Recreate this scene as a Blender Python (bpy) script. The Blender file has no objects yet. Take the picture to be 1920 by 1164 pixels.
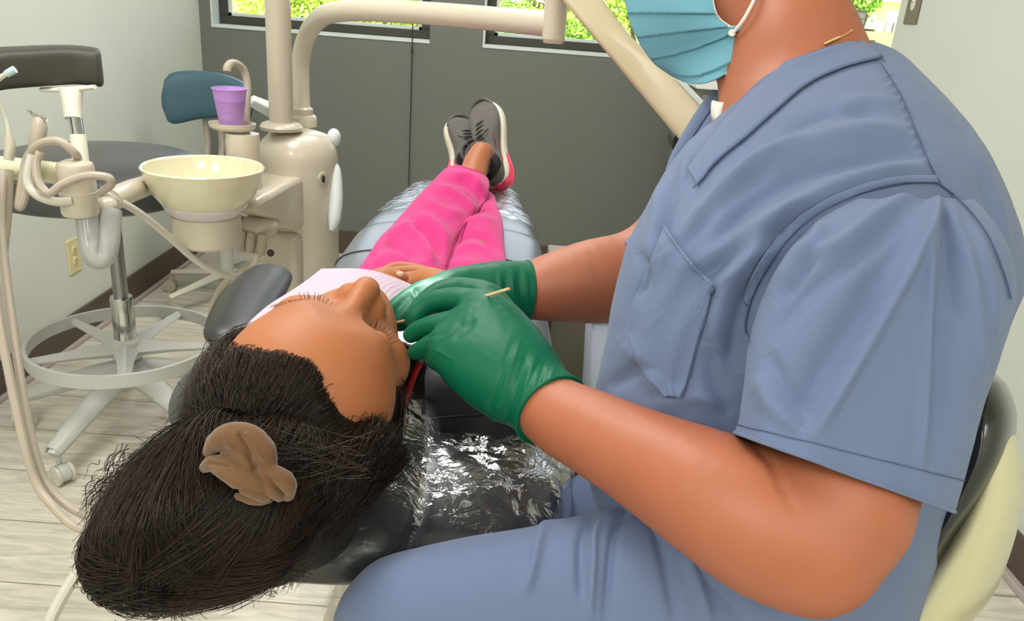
import bpy, math, random
import numpy as np
from mathutils import Vector, Matrix
random.seed(7); RNG = np.random.default_rng(7)
SC = bpy.context.scene
COL = SC.collection

# ------------------------------------------------------------------ camera
W, H, F = 1920.0, 1164.0, 1490.0            # photograph frame and focal length in pixels
PITCH = math.atan(1490.0 / 3919.0); ROLL = math.radians(4.36)
EYE = np.array([0.0, 0.0, 1.25])
_fw = np.array([0, math.cos(PITCH), -math.sin(PITCH)]); _r0 = np.array([1.0, 0, 0]); _u0 = np.cross(_r0, _fw)
RT = math.cos(ROLL) * _r0 + math.sin(ROLL) * _u0
UP = math.cos(ROLL) * _u0 - math.sin(ROLL) * _r0
FW = _fw
cd = bpy.data.cameras.new('camera'); cam = bpy.data.objects.new('camera', cd); COL.objects.link(cam)
cd.sensor_fit = 'HORIZONTAL'; cd.sensor_width = 36.0; cd.lens = F / W * 36.0; cd.clip_start = 0.02; cd.clip_end = 300
cam.matrix_world = Matrix(((RT[0], UP[0], -FW[0], EYE[0]), (RT[1], UP[1], -FW[1], EYE[1]), (RT[2], UP[2], -FW[2], EYE[2]), (0, 0, 0, 1)))
SC.camera = cam

# ------------------------------------------------------------------ view + light
vs = SC.view_settings
vs.view_transform = 'Standard'; vs.look = 'None'; vs.gamma = 1.0; vs.use_curve_mapping = False; vs.exposure = 0.0
world = bpy.data.worlds.new('daylight'); SC.world = world; world.use_nodes = True
bg = world.node_tree.nodes['Background']; bg.inputs[0].default_value = (0.80, 0.90, 1.0, 1); bg.inputs[1].default_value = 3.0

def light(name, kind, loc, energy, color=(1, 1, 1), size=1.0, size_y=None, direction=(0, 0, -1), **kw):
    l = bpy.data.lights.new(name, kind); l.energy = energy; l.color = color
    if kind == 'AREA':
        l.size = size
        if size_y: l.shape = 'RECTANGLE'; l.size_y = size_y
    for k, v in kw.items(): setattr(l, k, v)
    o = bpy.data.objects.new(name, l); COL.objects.link(o); o.location = loc
    o.rotation_euler = Vector(direction).to_track_quat('-Z', 'Y').to_euler()
    return o
light('sun', 'SUN', (0, -10, 20), 14.0, (1.0, 0.95, 0.82), direction=(0.35, 0.75, -0.9), angle=0.01)
# the room's ceiling troffers (their frames are built with the ceiling below)
TROFFERS = [(-0.75, 1.25), (-0.35, 2.75), (0.75, -1.2), (-1.0, -1.2)]
for (tx, ty), watts in zip(TROFFERS, (22.0, 20.0, 16.0, 30.0)):
    light('ceiling_lamp', 'AREA', (tx, ty, 2.47), watts, (1.0, 0.985, 0.985), 0.55, 1.15)
# dental lamp on its arm over the patient's mouth
light('dental_lamp_beam', 'SPOT', (-0.22, 1.30, 1.72), 190.0, (0.90, 1.0, 0.97), direction=(0.110, -0.480, -0.790), spot_size=math.radians(5.0), spot_blend=0.4, shadow_soft_size=0.02)

# ------------------------------------------------------------------ helpers
def lin(c):
    return tuple(((x / 255.0) / 12.92 if x / 255.0 <= 0.04045 else ((x / 255.0 + 0.055) / 1.055) ** 2.4) for x in c)
def P(px, py, d):                            # point seen at a photo pixel, d metres along the optical axis
    return EYE + (FW + RT * ((px - W / 2) / F) + UP * ((H / 2 - py) / F)) * d
def PZ(px, py, z):
    r = FW + RT * ((px - W / 2) / F) + UP * ((H / 2 - py) / F); return EYE + r * ((z - EYE[2]) / r[2])
def PY(px, py, y):
    r = FW + RT * ((px - W / 2) / F) + UP * ((H / 2 - py) / F); return EYE + r * (y / r[1])
def PX(px, py, x):
    r = FW + RT * ((px - W / 2) / F) + UP * ((H / 2 - py) / F); return EYE + r * (x / r[0])
def proj(V):
    d = np.asarray(V) - EYE; z = d @ FW
    return W / 2 + F * (d @ RT) / z, H / 2 - F * (d @ UP) / z, z

MATS = {}
def mat(name, rgb, rough=0.5, metal=0.0, noise=None, bump=None, spec=0.5, sss=0.0, trans=0.0, alpha=1.0, sheen=0.0, emit=0.0, coat=0.0, srgb=True, ior=None, weave=None, spots=None):
    m = bpy.data.materials.new(name); m.use_nodes = True; nt = m.node_tree; N = nt.nodes; L = nt.links
    b = N['Principled BSDF']; c = lin(rgb) if srgb else rgb
    b.inputs['Base Color'].default_value = (*c, 1); b.inputs['Roughness'].default_value = rough; b.inputs['Metallic'].default_value = metal
    b.inputs['Specular IOR Level'].default_value = spec
    if sss: b.inputs['Subsurface Weight'].default_value = sss; b.inputs['Subsurface Radius'].default_value = (0.012, 0.005, 0.003); b.inputs['Subsurface Scale'].default_value = 0.6
    if trans: b.inputs['Transmission Weight'].default_value = trans
    if ior: b.inputs['IOR'].default_value = ior
    if alpha < 1: b.inputs['Alpha'].default_value = alpha
    if sheen: b.inputs['Sheen Weight'].default_value = sheen; b.inputs['Sheen Roughness'].default_value = 0.5
    if coat: b.inputs['Coat Weight'].default_value = coat; b.inputs['Coat Roughness'].default_value = 0.1
    if emit: b.inputs['Emission Color'].default_value = (*c, 1); b.inputs['Emission Strength'].default_value = emit
    tc = N.new('ShaderNodeTexCoord')
    if noise:                                # (scale, amount) gentle colour variation of the stuff itself
        n = N.new('ShaderNodeTexNoise'); n.inputs['Scale'].default_value = noise[0]; n.inputs['Detail'].default_value = 6
        L.new(tc.outputs['Object'], n.inputs['Vector'])
        mx = N.new('ShaderNodeMix'); mx.data_type = 'RGBA'
        a = noise[1]; mx.inputs[6].default_value = (*[max(0, x * (1 - a)) for x in c], 1); mx.inputs[7].default_value = (*[min(1, x * (1 + a)) for x in c], 1)
        if len(noise) > 2: mx.inputs[7].default_value = (*lin(noise[2]), 1)
        L.new(n.outputs['Fac'], mx.inputs[0]); L.new(mx.outputs[2], b.inputs['Base Color'])
    if bump or weave:
        bp = N.new('ShaderNodeBump'); bp.inputs['Distance'].default_value = 0.002
        if weave:
            w1 = N.new('ShaderNodeTexWave'); w1.inputs['Scale'].default_value = weave[0]; w1.inputs['Distortion'].default_value = 1.0
            w2 = N.new('ShaderNodeTexWave'); w2.bands_direction = 'Z'; w2.inputs['Scale'].default_value = weave[0]; w2.inputs['Distortion'].default_value = 1.0
            ad = N.new('ShaderNodeMath'); ad.operation = 'ADD'
            L.new(tc.outputs['Object'], w1.inputs['Vector']); L.new(tc.outputs['Object'], w2.inputs['Vector'])
            L.new(w1.outputs['Fac'], ad.inputs[0]); L.new(w2.outputs['Fac'], ad.inputs[1]); src = ad.outputs[0]; st = weave[1]
        else:
            n2 = N.new('ShaderNodeTexNoise'); n2.inputs['Scale'].default_value = bump[0]; n2.inputs['Detail'].default_value = 5
            L.new(tc.outputs['Object'], n2.inputs['Vector']); src = n2.outputs['Fac']; st = bump[1]
            if len(bump) > 2: bp.inputs['Distance'].default_value = bump[2]
        bp.inputs['Strength'].default_value = st
        L.new(src, bp.inputs['Height']); L.new(bp.outputs[0], b.inputs['Normal'])
    MATS[name] = m
    return m

OFF = {}
def tag(o, label=None, cat=None, group=None, kind=None):
    if label: o['label'] = label
    if cat: o['category'] = cat
    if group: o['group'] = group
    if kind: o['kind'] = kind
    return o
def empty(name, loc, label, cat, group=None):
    o = bpy.data.objects.new(name, None); COL.objects.link(o); o.location = loc; o.empty_display_size = 0.1
    OFF[o.name] = np.array(loc, float); return tag(o, label, cat, group)

class MB:
    """collects shapes in world coordinates; build() links them as one mesh"""
    def __init__(s): s.v = []; s.f = []; s.n = 0
    def add(s, v, f):
        v = np.asarray(v, float).reshape(-1, 3)
        s.v.append(v); s.f += [tuple(int(i) + s.n for i in q) for q in f]; s.n += len(v); return s
    def box(s, lo, hi, M=None):
        lo = np.array(lo, float); hi = np.array(hi, float)
        v = np.array([[x, y, z] for x in (lo[0], hi[0]) for y in (lo[1], hi[1]) for z in (lo[2], hi[2])])
        if M is not None: v = v @ M[:3, :3].T + M[:3, 3]
        return s.add(v, [(0, 1, 3, 2), (4, 6, 7, 5), (0, 4, 5, 1), (2, 3, 7, 6), (0, 2, 6, 4), (1, 5, 7, 3)])
    def prism(s, poly, y0, y1, M=None):      # polygon in local xz, extruded along local y
        n = len(poly); v = np.array([[p[0], y0, p[1]] for p in poly] + [[p[0], y1, p[1]] for p in poly], float)
        if M is not None: v = v @ M[:3, :3].T + M[:3, 3]
        return s.add(v, [tuple(range(n)), tuple(range(2 * n - 1, n - 1, -1))] + [(i, i + n, (i + 1) % n + n, (i + 1) % n) for i in range(n)])
    def lathe(s, prof, o=(0, 0, 0), axis=(0, 0, 1), n=40, sx=1.0, sy=1.0, side=None):
        a = np.array(axis, float); a /= np.linalg.norm(a)
        h = np.array(side if side is not None else ((1, 0, 0) if abs(a[0]) < 0.9 else (0, 1, 0)), float); h -= a * (h @ a); h /= np.linalg.norm(h); k = np.cross(a, h)
        v = []; f = []
        for r, z in prof:
            for i in range(n):
                t = 2 * math.pi * i / n; v.append(np.array(o) + a * z + h * (r * sx * math.cos(t)) + k * (r * sy * math.sin(t)))
        for j in range(len(prof) - 1):
            for i in range(n): f.append((j * n + i, j * n + (i + 1) % n, (j + 1) * n + (i + 1) % n, (j + 1) * n + i))
        if prof[0][0] > 1e-5: f.append(tuple(range(n - 1, -1, -1)))
        if prof[-1][0] > 1e-5: f.append(tuple((len(prof) - 1) * n + i for i in range(n)))
        return s.add(v, f)
    def tube(s, pts, r, n=12, sub=0, closed=False, caps=True, flat=1.0, upv=None):
        pts = np.array(pts, float); r = np.array([r] * len(pts) if np.isscalar(r) else r, float)
        if sub:
            q = catmull(np.column_stack([pts, r]), sub, closed); pts, r = q[:, :3], q[:, 3]
        m = len(pts); T = np.roll(pts, -1, 0) - np.roll(pts, 1, 0)
        if not closed: T[0] = pts[1] - pts[0]; T[-1] = pts[-1] - pts[-2]
        T /= np.linalg.norm(T, axis=1)[:, None] + 1e-12
        u = np.array(upv if upv is not None else ((0, 0, 1) if abs(T[0][2]) < 0.9 else (1, 0, 0)), float)
        v = []; cs = np.cos(np.arange(n) * 2 * math.pi / n); sn = np.sin(np.arange(n) * 2 * math.pi / n)
        for i in range(m):
            u = (np.array(upv, float) if upv is not None else u); u = u - T[i] * (u @ T[i]); u /= np.linalg.norm(u) + 1e-12; w = np.cross(T[i], u)
            v.append(pts[i] + r[i] * (cs[:, None] * u * flat + sn[:, None] * w))
        f = []
        for j in range(m if closed else m - 1):
            k = (j + 1) % m
            for i in range(n): f.append((j * n + i, j * n + (i + 1) % n, k * n + (i + 1) % n, k * n + i))
        if caps and not closed: f += [tuple(range(n - 1, -1, -1)), tuple((m - 1) * n + i for i in range(n))]
        return s.add(np.concatenate(v), f)
    def ellipsoid(s, c, r, R=None, n=24):
        t = np.linspace(0, math.pi, n // 2 + 1)[1:-1]
        v = [[0, 0, 1]] + [[math.sin(a) * math.cos(b), math.sin(a) * math.sin(b), math.cos(a)] for a in t for b in np.arange(n) * 2 * math.pi / n] + [[0, 0, -1]]
        v = np.array(v) * np.array(r)
        if R is not None: v = v @ np.asarray(R).T
        f = [(0, 1 + i, 1 + (i + 1) % n) for i in range(n)]
        for j in range(len(t) - 1):
            for i in range(n): f.append((1 + j * n + i, 1 + (j + 1) * n + i, 1 + (j + 1) * n + (i + 1) % n, 1 + j * n + (i + 1) % n))
        e = len(v) - 1; b = 1 + (len(t) - 1) * n
        f += [(e, b + (i + 1) % n, b + i) for i in range(n)]
        return s.add(v + np.array(c), f)
    def build(s, name, m, parent=None, loc=None, smooth=True, bevel=0, sub=0, auto=35, solid=0):
        return link(name, np.concatenate(s.v), s.f, m, parent, loc, smooth, bevel, sub, auto, solid)

def link(name, v, f, m, parent=None, loc=None, smooth=True, bevel=0, sub=0, auto=None, solid=0):
    v = np.asarray(v, float)
    off = OFF[parent.name] if parent is not None else (np.array(loc, float) if loc is not None else np.array([v[:, 0].mean(), v[:, 1].mean(), v[:, 2].min()]))
    me = bpy.data.meshes.new(name)
    v = v - off
    if isinstance(f, np.ndarray):
        nf, k = f.shape
        me.vertices.add(len(v)); me.vertices.foreach_set('co', v.astype(np.float32).ravel())
        me.loops.add(nf * k); me.loops.foreach_set('vertex_index', f.astype(np.int32).ravel())
        me.polygons.add(nf); me.polygons.foreach_set('loop_start', (np.arange(nf) * k).astype(np.int32)); me.update(calc_edges=True)
    else:
        me.from_pydata(v.tolist(), [], f)
    me.validate(); me.materials.append(m)
    if smooth:
        me.polygons.foreach_set('use_smooth', [True] * len(me.polygons))
    me.update()
    o = bpy.data.objects.new(name, me); COL.objects.link(o)
    OFF[o.name] = off
    if parent is not None: o.parent = parent
    else: o.location = off
    if solid:
        md = o.modifiers.new('solid', 'SOLIDIFY'); md.thickness = solid; md.offset = -1
    if bevel:
        md = o.modifiers.new('bevel', 'BEVEL'); md.width = bevel; md.segments = 3; md.limit_method = 'ANGLE'; md.angle_limit = math.radians(40)
    if sub:
        md = o.modifiers.new('sub', 'SUBSURF'); md.levels = sub; md.render_levels = sub
    if smooth and auto:
        try:
            with bpy.context.temp_override(object=o, active_object=o, selected_objects=[o], selected_editable_objects=[o]):
                me.set_sharp_from_angle(angle=math.radians(auto))
        except Exception: me.set_sharp_from_angle(angle=math.radians(auto))
    return o

def catmull(q, sub, closed=False):
    q = np.asarray(q, float); m = len(q); out = []
    seg = m if closed else m - 1
    for i in range(seg):
        if closed: p0, p1, p2, p3 = q[(i - 1) % m], q[i], q[(i + 1) % m], q[(i + 2) % m]
        else: p0 = q[i - 1] if i else 2 * q[0] - q[1]; p1, p2 = q[i], q[i + 1]; p3 = q[i + 2] if i + 2 < m else 2 * q[-1] - q[-2]
        for t in np.arange(sub) / sub:
            out.append(0.5 * ((2 * p1) + (p2 - p0) * t + (2 * p0 - 5 * p1 + 4 * p2 - p3) * t * t + (3 * p1 - p0 - 3 * p2 + p3) * t ** 3))
    if not closed: out.append(q[-1])
    return np.array(out)

# ---- cloth / limb sleeves: rings given as two silhouette pixels, depth and half thickness, in metres behind/before it
def loft(rings, n=96, sub=12, caps=(False, False)):
    q = catmull(np.array([list(r) + [2.0] * (7 - len(r)) for r in rings], float), sub)   # ax ay bx by D th p
    th = np.arange(n) * 2 * math.pi / n; G = []
    for ax, ay, bx, by, D, t, p in q:
        A, B = P(ax, ay, D), P(bx, by, D); C = (A + B) / 2; u = (A - B) / 2
        w = C - EYE; w /= np.linalg.norm(w)
        c, s_ = np.cos(th), np.sin(th); e = 2.0 / p
        G.append(C + np.outer(np.sign(c) * np.abs(c) ** e, u) + np.outer(np.sign(s_) * np.abs(s_) ** e, w) * t)
    return np.array(G)                       # m x n x 3
def grid_faces(m, n, closed=True):
    j, i = np.meshgrid(np.arange(m - 1), np.arange(n if closed else n - 1), indexing='ij')
    k = (i + 1) % n
    return np.stack([j * n + i, j * n + k, (j + 1) * n + k, (j + 1) * n + i], -1).reshape(-1, 4)
def grid_normals(G, closed=True):
    du = np.roll(G, -1, 1) - np.roll(G, 1, 1)
    if not closed: du[:, 0] = G[:, 1] - G[:, 0]; du[:, -1] = G[:, -1] - G[:, -2]
    dv = np.gradient(G, axis=0); N = np.cross(du, dv); N /= np.linalg.norm(N, axis=2, keepdims=True) + 1e-12
    return N
def fold(G, folds, N=None, sign=1, front=True, closed=True):
    """raise (h>0) or sink (h<0) creases along photo polylines on the side that faces the viewer"""
    N = grid_normals(G, closed) * sign if N is None else N
    V = G.reshape(-1, 3); px, py, _ = proj(V); NN = N.reshape(-1, 3); view = V - EYE; view /= np.linalg.norm(view, axis=1)[:, None]
    face = -(NN * view).sum(1)
    wt = np.clip(face * 4, 0, 1) if front else np.ones(len(V)); d = np.zeros(len(V))
    for path, w, h in folds:
        q = catmull(np.array(path, float), 8) if len(path) > 2 else np.array(path, float)
        best = np.full(len(V), 1e9); tt = np.zeros(len(V)); L = len(q) - 1
        for k in range(L):
            a, b = q[k], q[k + 1]; ab = b - a; t = np.clip(((px - a[0]) * ab[0] + (py - a[1]) * ab[1]) / (ab @ ab + 1e-9), 0, 1)
            dd = np.hypot(px - a[0] - t * ab[0], py - a[1] - t * ab[1]); s_ = dd < best; best[s_] = dd[s_]; tt[s_] = ((k + t) / L)[s_]
        taper = np.clip(np.minimum(tt, 1 - tt) * 5, 0, 1) ** 0.7 if L else 1
        d += h * np.exp(-(best / w) ** 2) * (0.25 + 0.75 * taper)
    return (V + NN * (d * wt)[:, None]).reshape(G.shape)
def foldV(V, N, folds):
    px, py, _ = proj(V); view = V - EYE; view /= np.linalg.norm(view, axis=1)[:, None]; wt = np.clip(-(N * view).sum(1) * 4, 0, 1); d = np.zeros(len(V))
    for path, w, h in folds:
        q = catmull(np.array(path, float), 8); best = np.full(len(V), 1e9)
        for k in range(len(q) - 1):
            a, b = q[k], q[k + 1]; ab = b - a; t = np.clip(((px - a[0]) * ab[0] + (py - a[1]) * ab[1]) / (ab @ ab + 1e-9), 0, 1); best = np.minimum(best, np.hypot(px - a[0] - t * ab[0], py - a[1] - t * ab[1]))
        d += h * np.exp(-(best / w) ** 2)
    return V + N * (d * wt)[:, None]
def noise3(V, s, seed=0, octv=3):
    r = np.random.default_rng(seed); out = np.zeros(V.shape[:-1]); a = 1.0
    for o in range(octv):
        for k in range(4):
            d = r.normal(size=3); d /= np.linalg.norm(d); e = r.normal(size=3); e /= np.linalg.norm(e)
            out += a * np.sin((V @ d) * s + 1.7 * np.sin((V @ e) * s * 0.7 + r.uniform(0, 6)) + r.uniform(0, 6)) / 4
        s *= 2.1; a *= 0.5
    return out

# ---- signed-distance modelling, polygonised with surface nets
class SDF:
    def __init__(s, lo, hi, h):
        s.lo = np.array(lo, float); s.h = h; s.n = np.ceil((np.array(hi) - s.lo) / h).astype(int) + 1
        s.D = np.full(s.n, 1.0, np.float32)
    def win(s, lo, hi):
        a = np.clip(np.floor((np.array(lo) - s.lo) / s.h).astype(int), 0, s.n - 1); b = np.clip(np.ceil((np.array(hi) - s.lo) / s.h).astype(int) + 1, 1, s.n)
        if (b <= a).any(): return None, None
        X = np.stack(np.meshgrid(*[(np.arange(a[i], b[i]) * s.h + s.lo[i]) for i in range(3)], indexing='ij'), -1)
        return (slice(a[0], b[0]), slice(a[1], b[1]), slice(a[2], b[2])), X
    def op(s, sl, d, k, mode):
        A = s.D[sl]
        if mode == 'sub': A, d = -A, d
        if k > 0: hh = np.maximum(k - np.abs(A - d), 0) / k; r = np.minimum(A, d) - hh * hh * k * 0.25
        else: r = np.minimum(A, d)
        s.D[sl] = -r if mode == 'sub' else r
    def ball(s, c, r, k=0.01, R=None, mode='add'):     # ellipsoid, R rows are its local axes
        c = np.array(c, float); r = np.array([r] * 3 if np.isscalar(r) else r, float); m = r.max() + k + 3 * s.h
        sl, X = s.win(c - m, c + m)
        if sl is None: return s
        q = X - c
        if R is not None: q = q @ np.asarray(R).T
        k0 = np.sqrt(((q / r) ** 2).sum(-1)); k1 = np.sqrt(((q / (r * r)) ** 2).sum(-1))
        s.op(sl, np.where(k1 < 1e-9, -r.min(), k0 * (k0 - 1) / np.maximum(k1, 1e-9)), k, mode); return s
    def cap(s, a, b, ra, rb, k=0.01, mode='add'):
        a = np.array(a, float); b = np.array(b, float); m = max(ra, rb) + k + 3 * s.h
        sl, X = s.win(np.minimum(a, b) - m, np.maximum(a, b) + m)
        if sl is None: return s
        ab = b - a; q = X - a; t = np.clip(q @ ab / (ab @ ab + 1e-12), 0, 1)
        s.op(sl, np.linalg.norm(q - t[..., None] * ab, axis=-1) - (ra + (rb - ra) * t), k, mode); return s
    def chain(s, pts, rs, k=0.01, mode='add', sub=0):
        q = np.column_stack([np.array(pts, float), rs])
        if sub: q = catmull(q, sub)
        m = q[:, 3].max() + k + 3 * s.h; lo, hi = q[:, :3].min(0) - m, q[:, :3].max(0) + m
        sl, X = s.win(lo, hi)
        if sl is None: return s
        best = np.full(X.shape[:3], 1.0, np.float32); o = s.lo + np.array([t.start for t in sl]) * s.h
        for i in range(len(q) - 1):
            a, b, ra, rb = q[i, :3], q[i + 1, :3], q[i, 3], q[i + 1, 3]; mm = max(ra, rb) + k + 3 * s.h
            i0 = np.clip(np.floor((np.minimum(a, b) - mm - o) / s.h).astype(int), 0, best.shape); i1 = np.clip(np.ceil((np.maximum(a, b) + mm - o) / s.h).astype(int) + 1, 0, best.shape)
            if (i1 <= i0).any(): continue
            w = tuple(slice(x, y) for x, y in zip(i0, i1)); ab = b - a; y = X[w] - a; t = np.clip(y @ ab / (ab @ ab + 1e-12), 0, 1)
            best[w] = np.minimum(best[w], np.linalg.norm(y - t[..., None] * ab, axis=-1) - (ra + (rb - ra) * t))
        s.op(sl, best, k, mode); return s
    def mesh(s, disp=None, smooth=1):
        D = s.D; ins = D < 0; n0, n1, n2 = D.shape
        c = np.zeros((n0 - 1, n1 - 1, n2 - 1), np.int8)
        for dx in (0, 1):
            for dy in (0, 1):
                for dz in (0, 1): c += ins[dx:n0 - 1 + dx, dy:n1 - 1 + dy, dz:n2 - 1 + dz]
        cells = np.argwhere((c > 0) & (c < 8)); idx = np.full(c.shape, -1, np.int64); idx[tuple(cells.T)] = np.arange(len(cells))
        acc = np.zeros((len(cells), 3)); cnt = np.zeros(len(cells)); cor = [(x, y, z) for x in (0, 1) for y in (0, 1) for z in (0, 1)]
        for a in cor:
            for ax in range(3):
                if a[ax]: continue
                b = list(a); b[ax] = 1
                va = D[tuple((cells + a).T)]; vb = D[tuple((cells + b).T)]; m = (va < 0) != (vb < 0)
                t = np.where(m, va / np.where(m, va - vb, 1), 0); p = np.array(a, float) + np.outer(t, np.array(b) - np.array(a)); acc[m] += p[m]; cnt[m] += 1
        V = (cells + acc / cnt[:, None]) * s.h + s.lo; Fs = []
        for ax in range(3):
            u, w = [(1, 2), (2, 0), (0, 1)][ax]; sh = [slice(None)] * 3; sh2 = [slice(None)] * 3; sh[ax] = slice(0, -1); sh2[ax] = slice(1, None)
            A = ins[tuple(sh)]; B = ins[tuple(sh2)]; e = np.argwhere(A != B); e = e[(e[:, u] > 0) & (e[:, w] > 0) & (e[:, u] < c.shape[u]) & (e[:, w] < c.shape[w])]
            fl = A[tuple(e.T)]; du = np.zeros(3, int); du[u] = 1; dw = np.zeros(3, int); dw[w] = 1
            q = np.stack([idx[tuple((e - du - dw).T)], idx[tuple((e - dw).T)], idx[tuple(e.T)], idx[tuple((e - du).T)]], 1)
            q[~fl] = q[~fl][:, ::-1]; Fs.append(q)
        Fa = np.concatenate(Fs); Fa = Fa[(Fa >= 0).all(1)]
        for _ in range(smooth):
            S = np.zeros_like(V); n = np.zeros(len(V))
            for a in range(4):
                i, j = Fa[:, a], Fa[:, (a + 1) % 4]
                for k in range(3): S[:, k] += np.bincount(i, V[j, k], len(V)) + np.bincount(j, V[i, k], len(V))
                n += np.bincount(i, minlength=len(V)) + np.bincount(j, minlength=len(V))
            V = V * 0.5 + 0.5 * S / np.maximum(n, 1)[:, None]
        return V, Fa
def vnormals(V, Fa):
    N = np.cross(V[Fa[:, 2]] - V[Fa[:, 0]], V[Fa[:, 3 if Fa.shape[1] > 3 else 1]] - V[Fa[:, 1 if Fa.shape[1] > 3 else 0]]); out = np.zeros_like(V)
    for a in range(Fa.shape[1]):
        for k in range(3): out[:, k] += np.bincount(Fa[:, a], N[:, k], len(V))
    return out / (np.linalg.norm(out, axis=1)[:, None] + 1e-12)
def merge(*parts):
    vs_, fs_, n = [], [], 0
    for v, f in parts: vs_.append(v); fs_.append(f + n); n += len(v)
    return np.concatenate(vs_), np.concatenate(fs_)
# ------------------------------------------------------------------ room materials
M_LEFT = mat('wall_paint', (216, 219, 208), 0.75, noise=(3, 0.03), bump=(260, 0.12))
M_REAR = mat('grey_wall_paint', (114, 116, 110), 0.85, noise=(5, 0.04), bump=(260, 0.15))
M_CEIL = mat('ceiling_tile', (235, 235, 228), 0.9, bump=(90, 0.3))
M_BASE = mat('vinyl_cove_base', (84, 70, 60), 0.45, noise=(9, 0.08))
M_SHOE = mat('shoe_moulding', (186, 172, 168), 0.5)
M_BRONZE = mat('bronze_window_frame', (66, 66, 60), 0.45, 0.3)
M_SILL = mat('painted_sill', (214, 222, 222), 0.4)
def floor_mat():
    m = bpy.data.materials.new('wood_look_planks'); m.use_nodes = True; N = m.node_tree.nodes; L = m.node_tree.links; b = N['Principled BSDF']
    tc = N.new('ShaderNodeTexCoord'); mp = N.new('ShaderNodeMapping'); L.new(tc.outputs['Object'], mp.inputs[0])
    mp.inputs['Location'].default_value = (0.35, -1.385 + 0.21 * 20, 0)
    br = N.new('ShaderNodeTexBrick'); L.new(mp.outputs[0], br.inputs['Vector'])
    br.inputs['Scale'].default_value = 1.0; br.inputs['Brick Width'].default_value = 1.22; br.inputs['Row Height'].default_value = 0.21
    br.inputs['Mortar Size'].default_value = 0.0022; br.inputs['Mortar Smooth'].default_value = 0.2; br.offset = 0.37
    br.inputs['Color1'].default_value = (*lin((230, 225, 212)), 1); br.inputs['Color2'].default_value = (*lin((212, 206, 192)), 1); br.inputs['Mortar'].default_value = (*lin((150, 140, 124)), 1)
    m2 = N.new('ShaderNodeMapping'); m2.inputs['Scale'].default_value = (1.3, 9, 1); L.new(tc.outputs['Object'], m2.inputs[0])
    n = N.new('ShaderNodeTexNoise'); n.inputs['Scale'].default_value = 4.0; n.inputs['Detail'].default_value = 9; n.inputs['Roughness'].default_value = 0.62; n.inputs['Distortion'].default_value = 0.8; L.new(m2.outputs[0], n.inputs['Vector'])
    cr = N.new('ShaderNodeValToRGB'); cr.color_ramp.elements[0].position = 0.34; cr.color_ramp.elements[0].color = (0.62, 0.59, 0.55, 1); cr.color_ramp.elements[1].position = 0.62; cr.color_ramp.elements[1].color = (1.06, 1.05, 1.03, 1)
    L.new(n.outputs['Fac'], cr.inputs[0])
    mx = N.new('ShaderNodeMix'); mx.data_type = 'RGBA'; mx.blend_type = 'MULTIPLY'; mx.inputs[0].default_value = 0.75
    L.new(br.outputs['Color'], mx.inputs[6]); L.new(cr.outputs[0], mx.inputs[7]); L.new(mx.outputs[2], b.inputs['Base Color'])
    b.inputs['Roughness'].default_value = 0.42
    bp = N.new('ShaderNodeBump'); bp.inputs['Strength'].default_value = 0.2; bp.inputs['Distance'].default_value = 0.002; L.new(n.outputs['Fac'], bp.inputs['Height']); L.new(bp.outputs[0], b.inputs['Normal'])
    return m
M_FLOOR = floor_mat()
def glass_mat(name, tint=(1, 1, 1), gain=1.0, rough=0.02, base=0.0, fres=1.45, bump=None):
    m = bpy.data.materials.new(name); m.use_nodes = True; N = m.node_tree.nodes; L = m.node_tree.links; N.remove(N['Principled BSDF'])
    t = N.new('ShaderNodeBsdfTransparent'); t.inputs[0].default_value = (*tint, 1); g = N.new('ShaderNodeBsdfGlossy'); g.inputs['Roughness'].default_value = rough
    fr = N.new('ShaderNodeFresnel'); fr.inputs[0].default_value = fres; mx = N.new('ShaderNodeMixShader')
    ga = N.new('ShaderNodeMath'); ga.operation = 'MULTIPLY'; ga.inputs[1].default_value = gain; L.new(fr.outputs[0], ga.inputs[0]); L.new(ga.outputs[0], mx.inputs[0]); L.new(t.outputs[0], mx.inputs[1]); L.new(g.outputs[0], mx.inputs[2]); out = mx
    if base > 0:
        d = N.new('ShaderNodeBsdfDiffuse'); d.inputs[0].default_value = (0.8, 0.8, 0.8, 1); m2 = N.new('ShaderNodeMixShader'); m2.inputs[0].default_value = base
        L.new(mx.outputs[0], m2.inputs[1]); L.new(d.outputs[0], m2.inputs[2]); out = m2
    if bump:
        tc = N.new('ShaderNodeTexCoord'); n = N.new('ShaderNodeTexNoise'); n.inputs['Scale'].default_value = bump[0]; n.inputs['Detail'].default_value = 4; n.inputs['Distortion'].default_value = 1.5
        bp = N.new('ShaderNodeBump'); bp.inputs['Strength'].default_value = bump[1]; bp.inputs['Distance'].default_value = 0.01
        L.new(tc.outputs['Object'], n.inputs['Vector']); L.new(n.outputs['Fac'], bp.inputs['Height']); L.new(bp.outputs[0], g.inputs['Normal']); L.new(bp.outputs[0], fr.inputs['Normal'])
    L.new(out.outputs[0], N['Material Output'].inputs[0]); return m
M_GLASS = glass_mat('window_glass')

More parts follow.
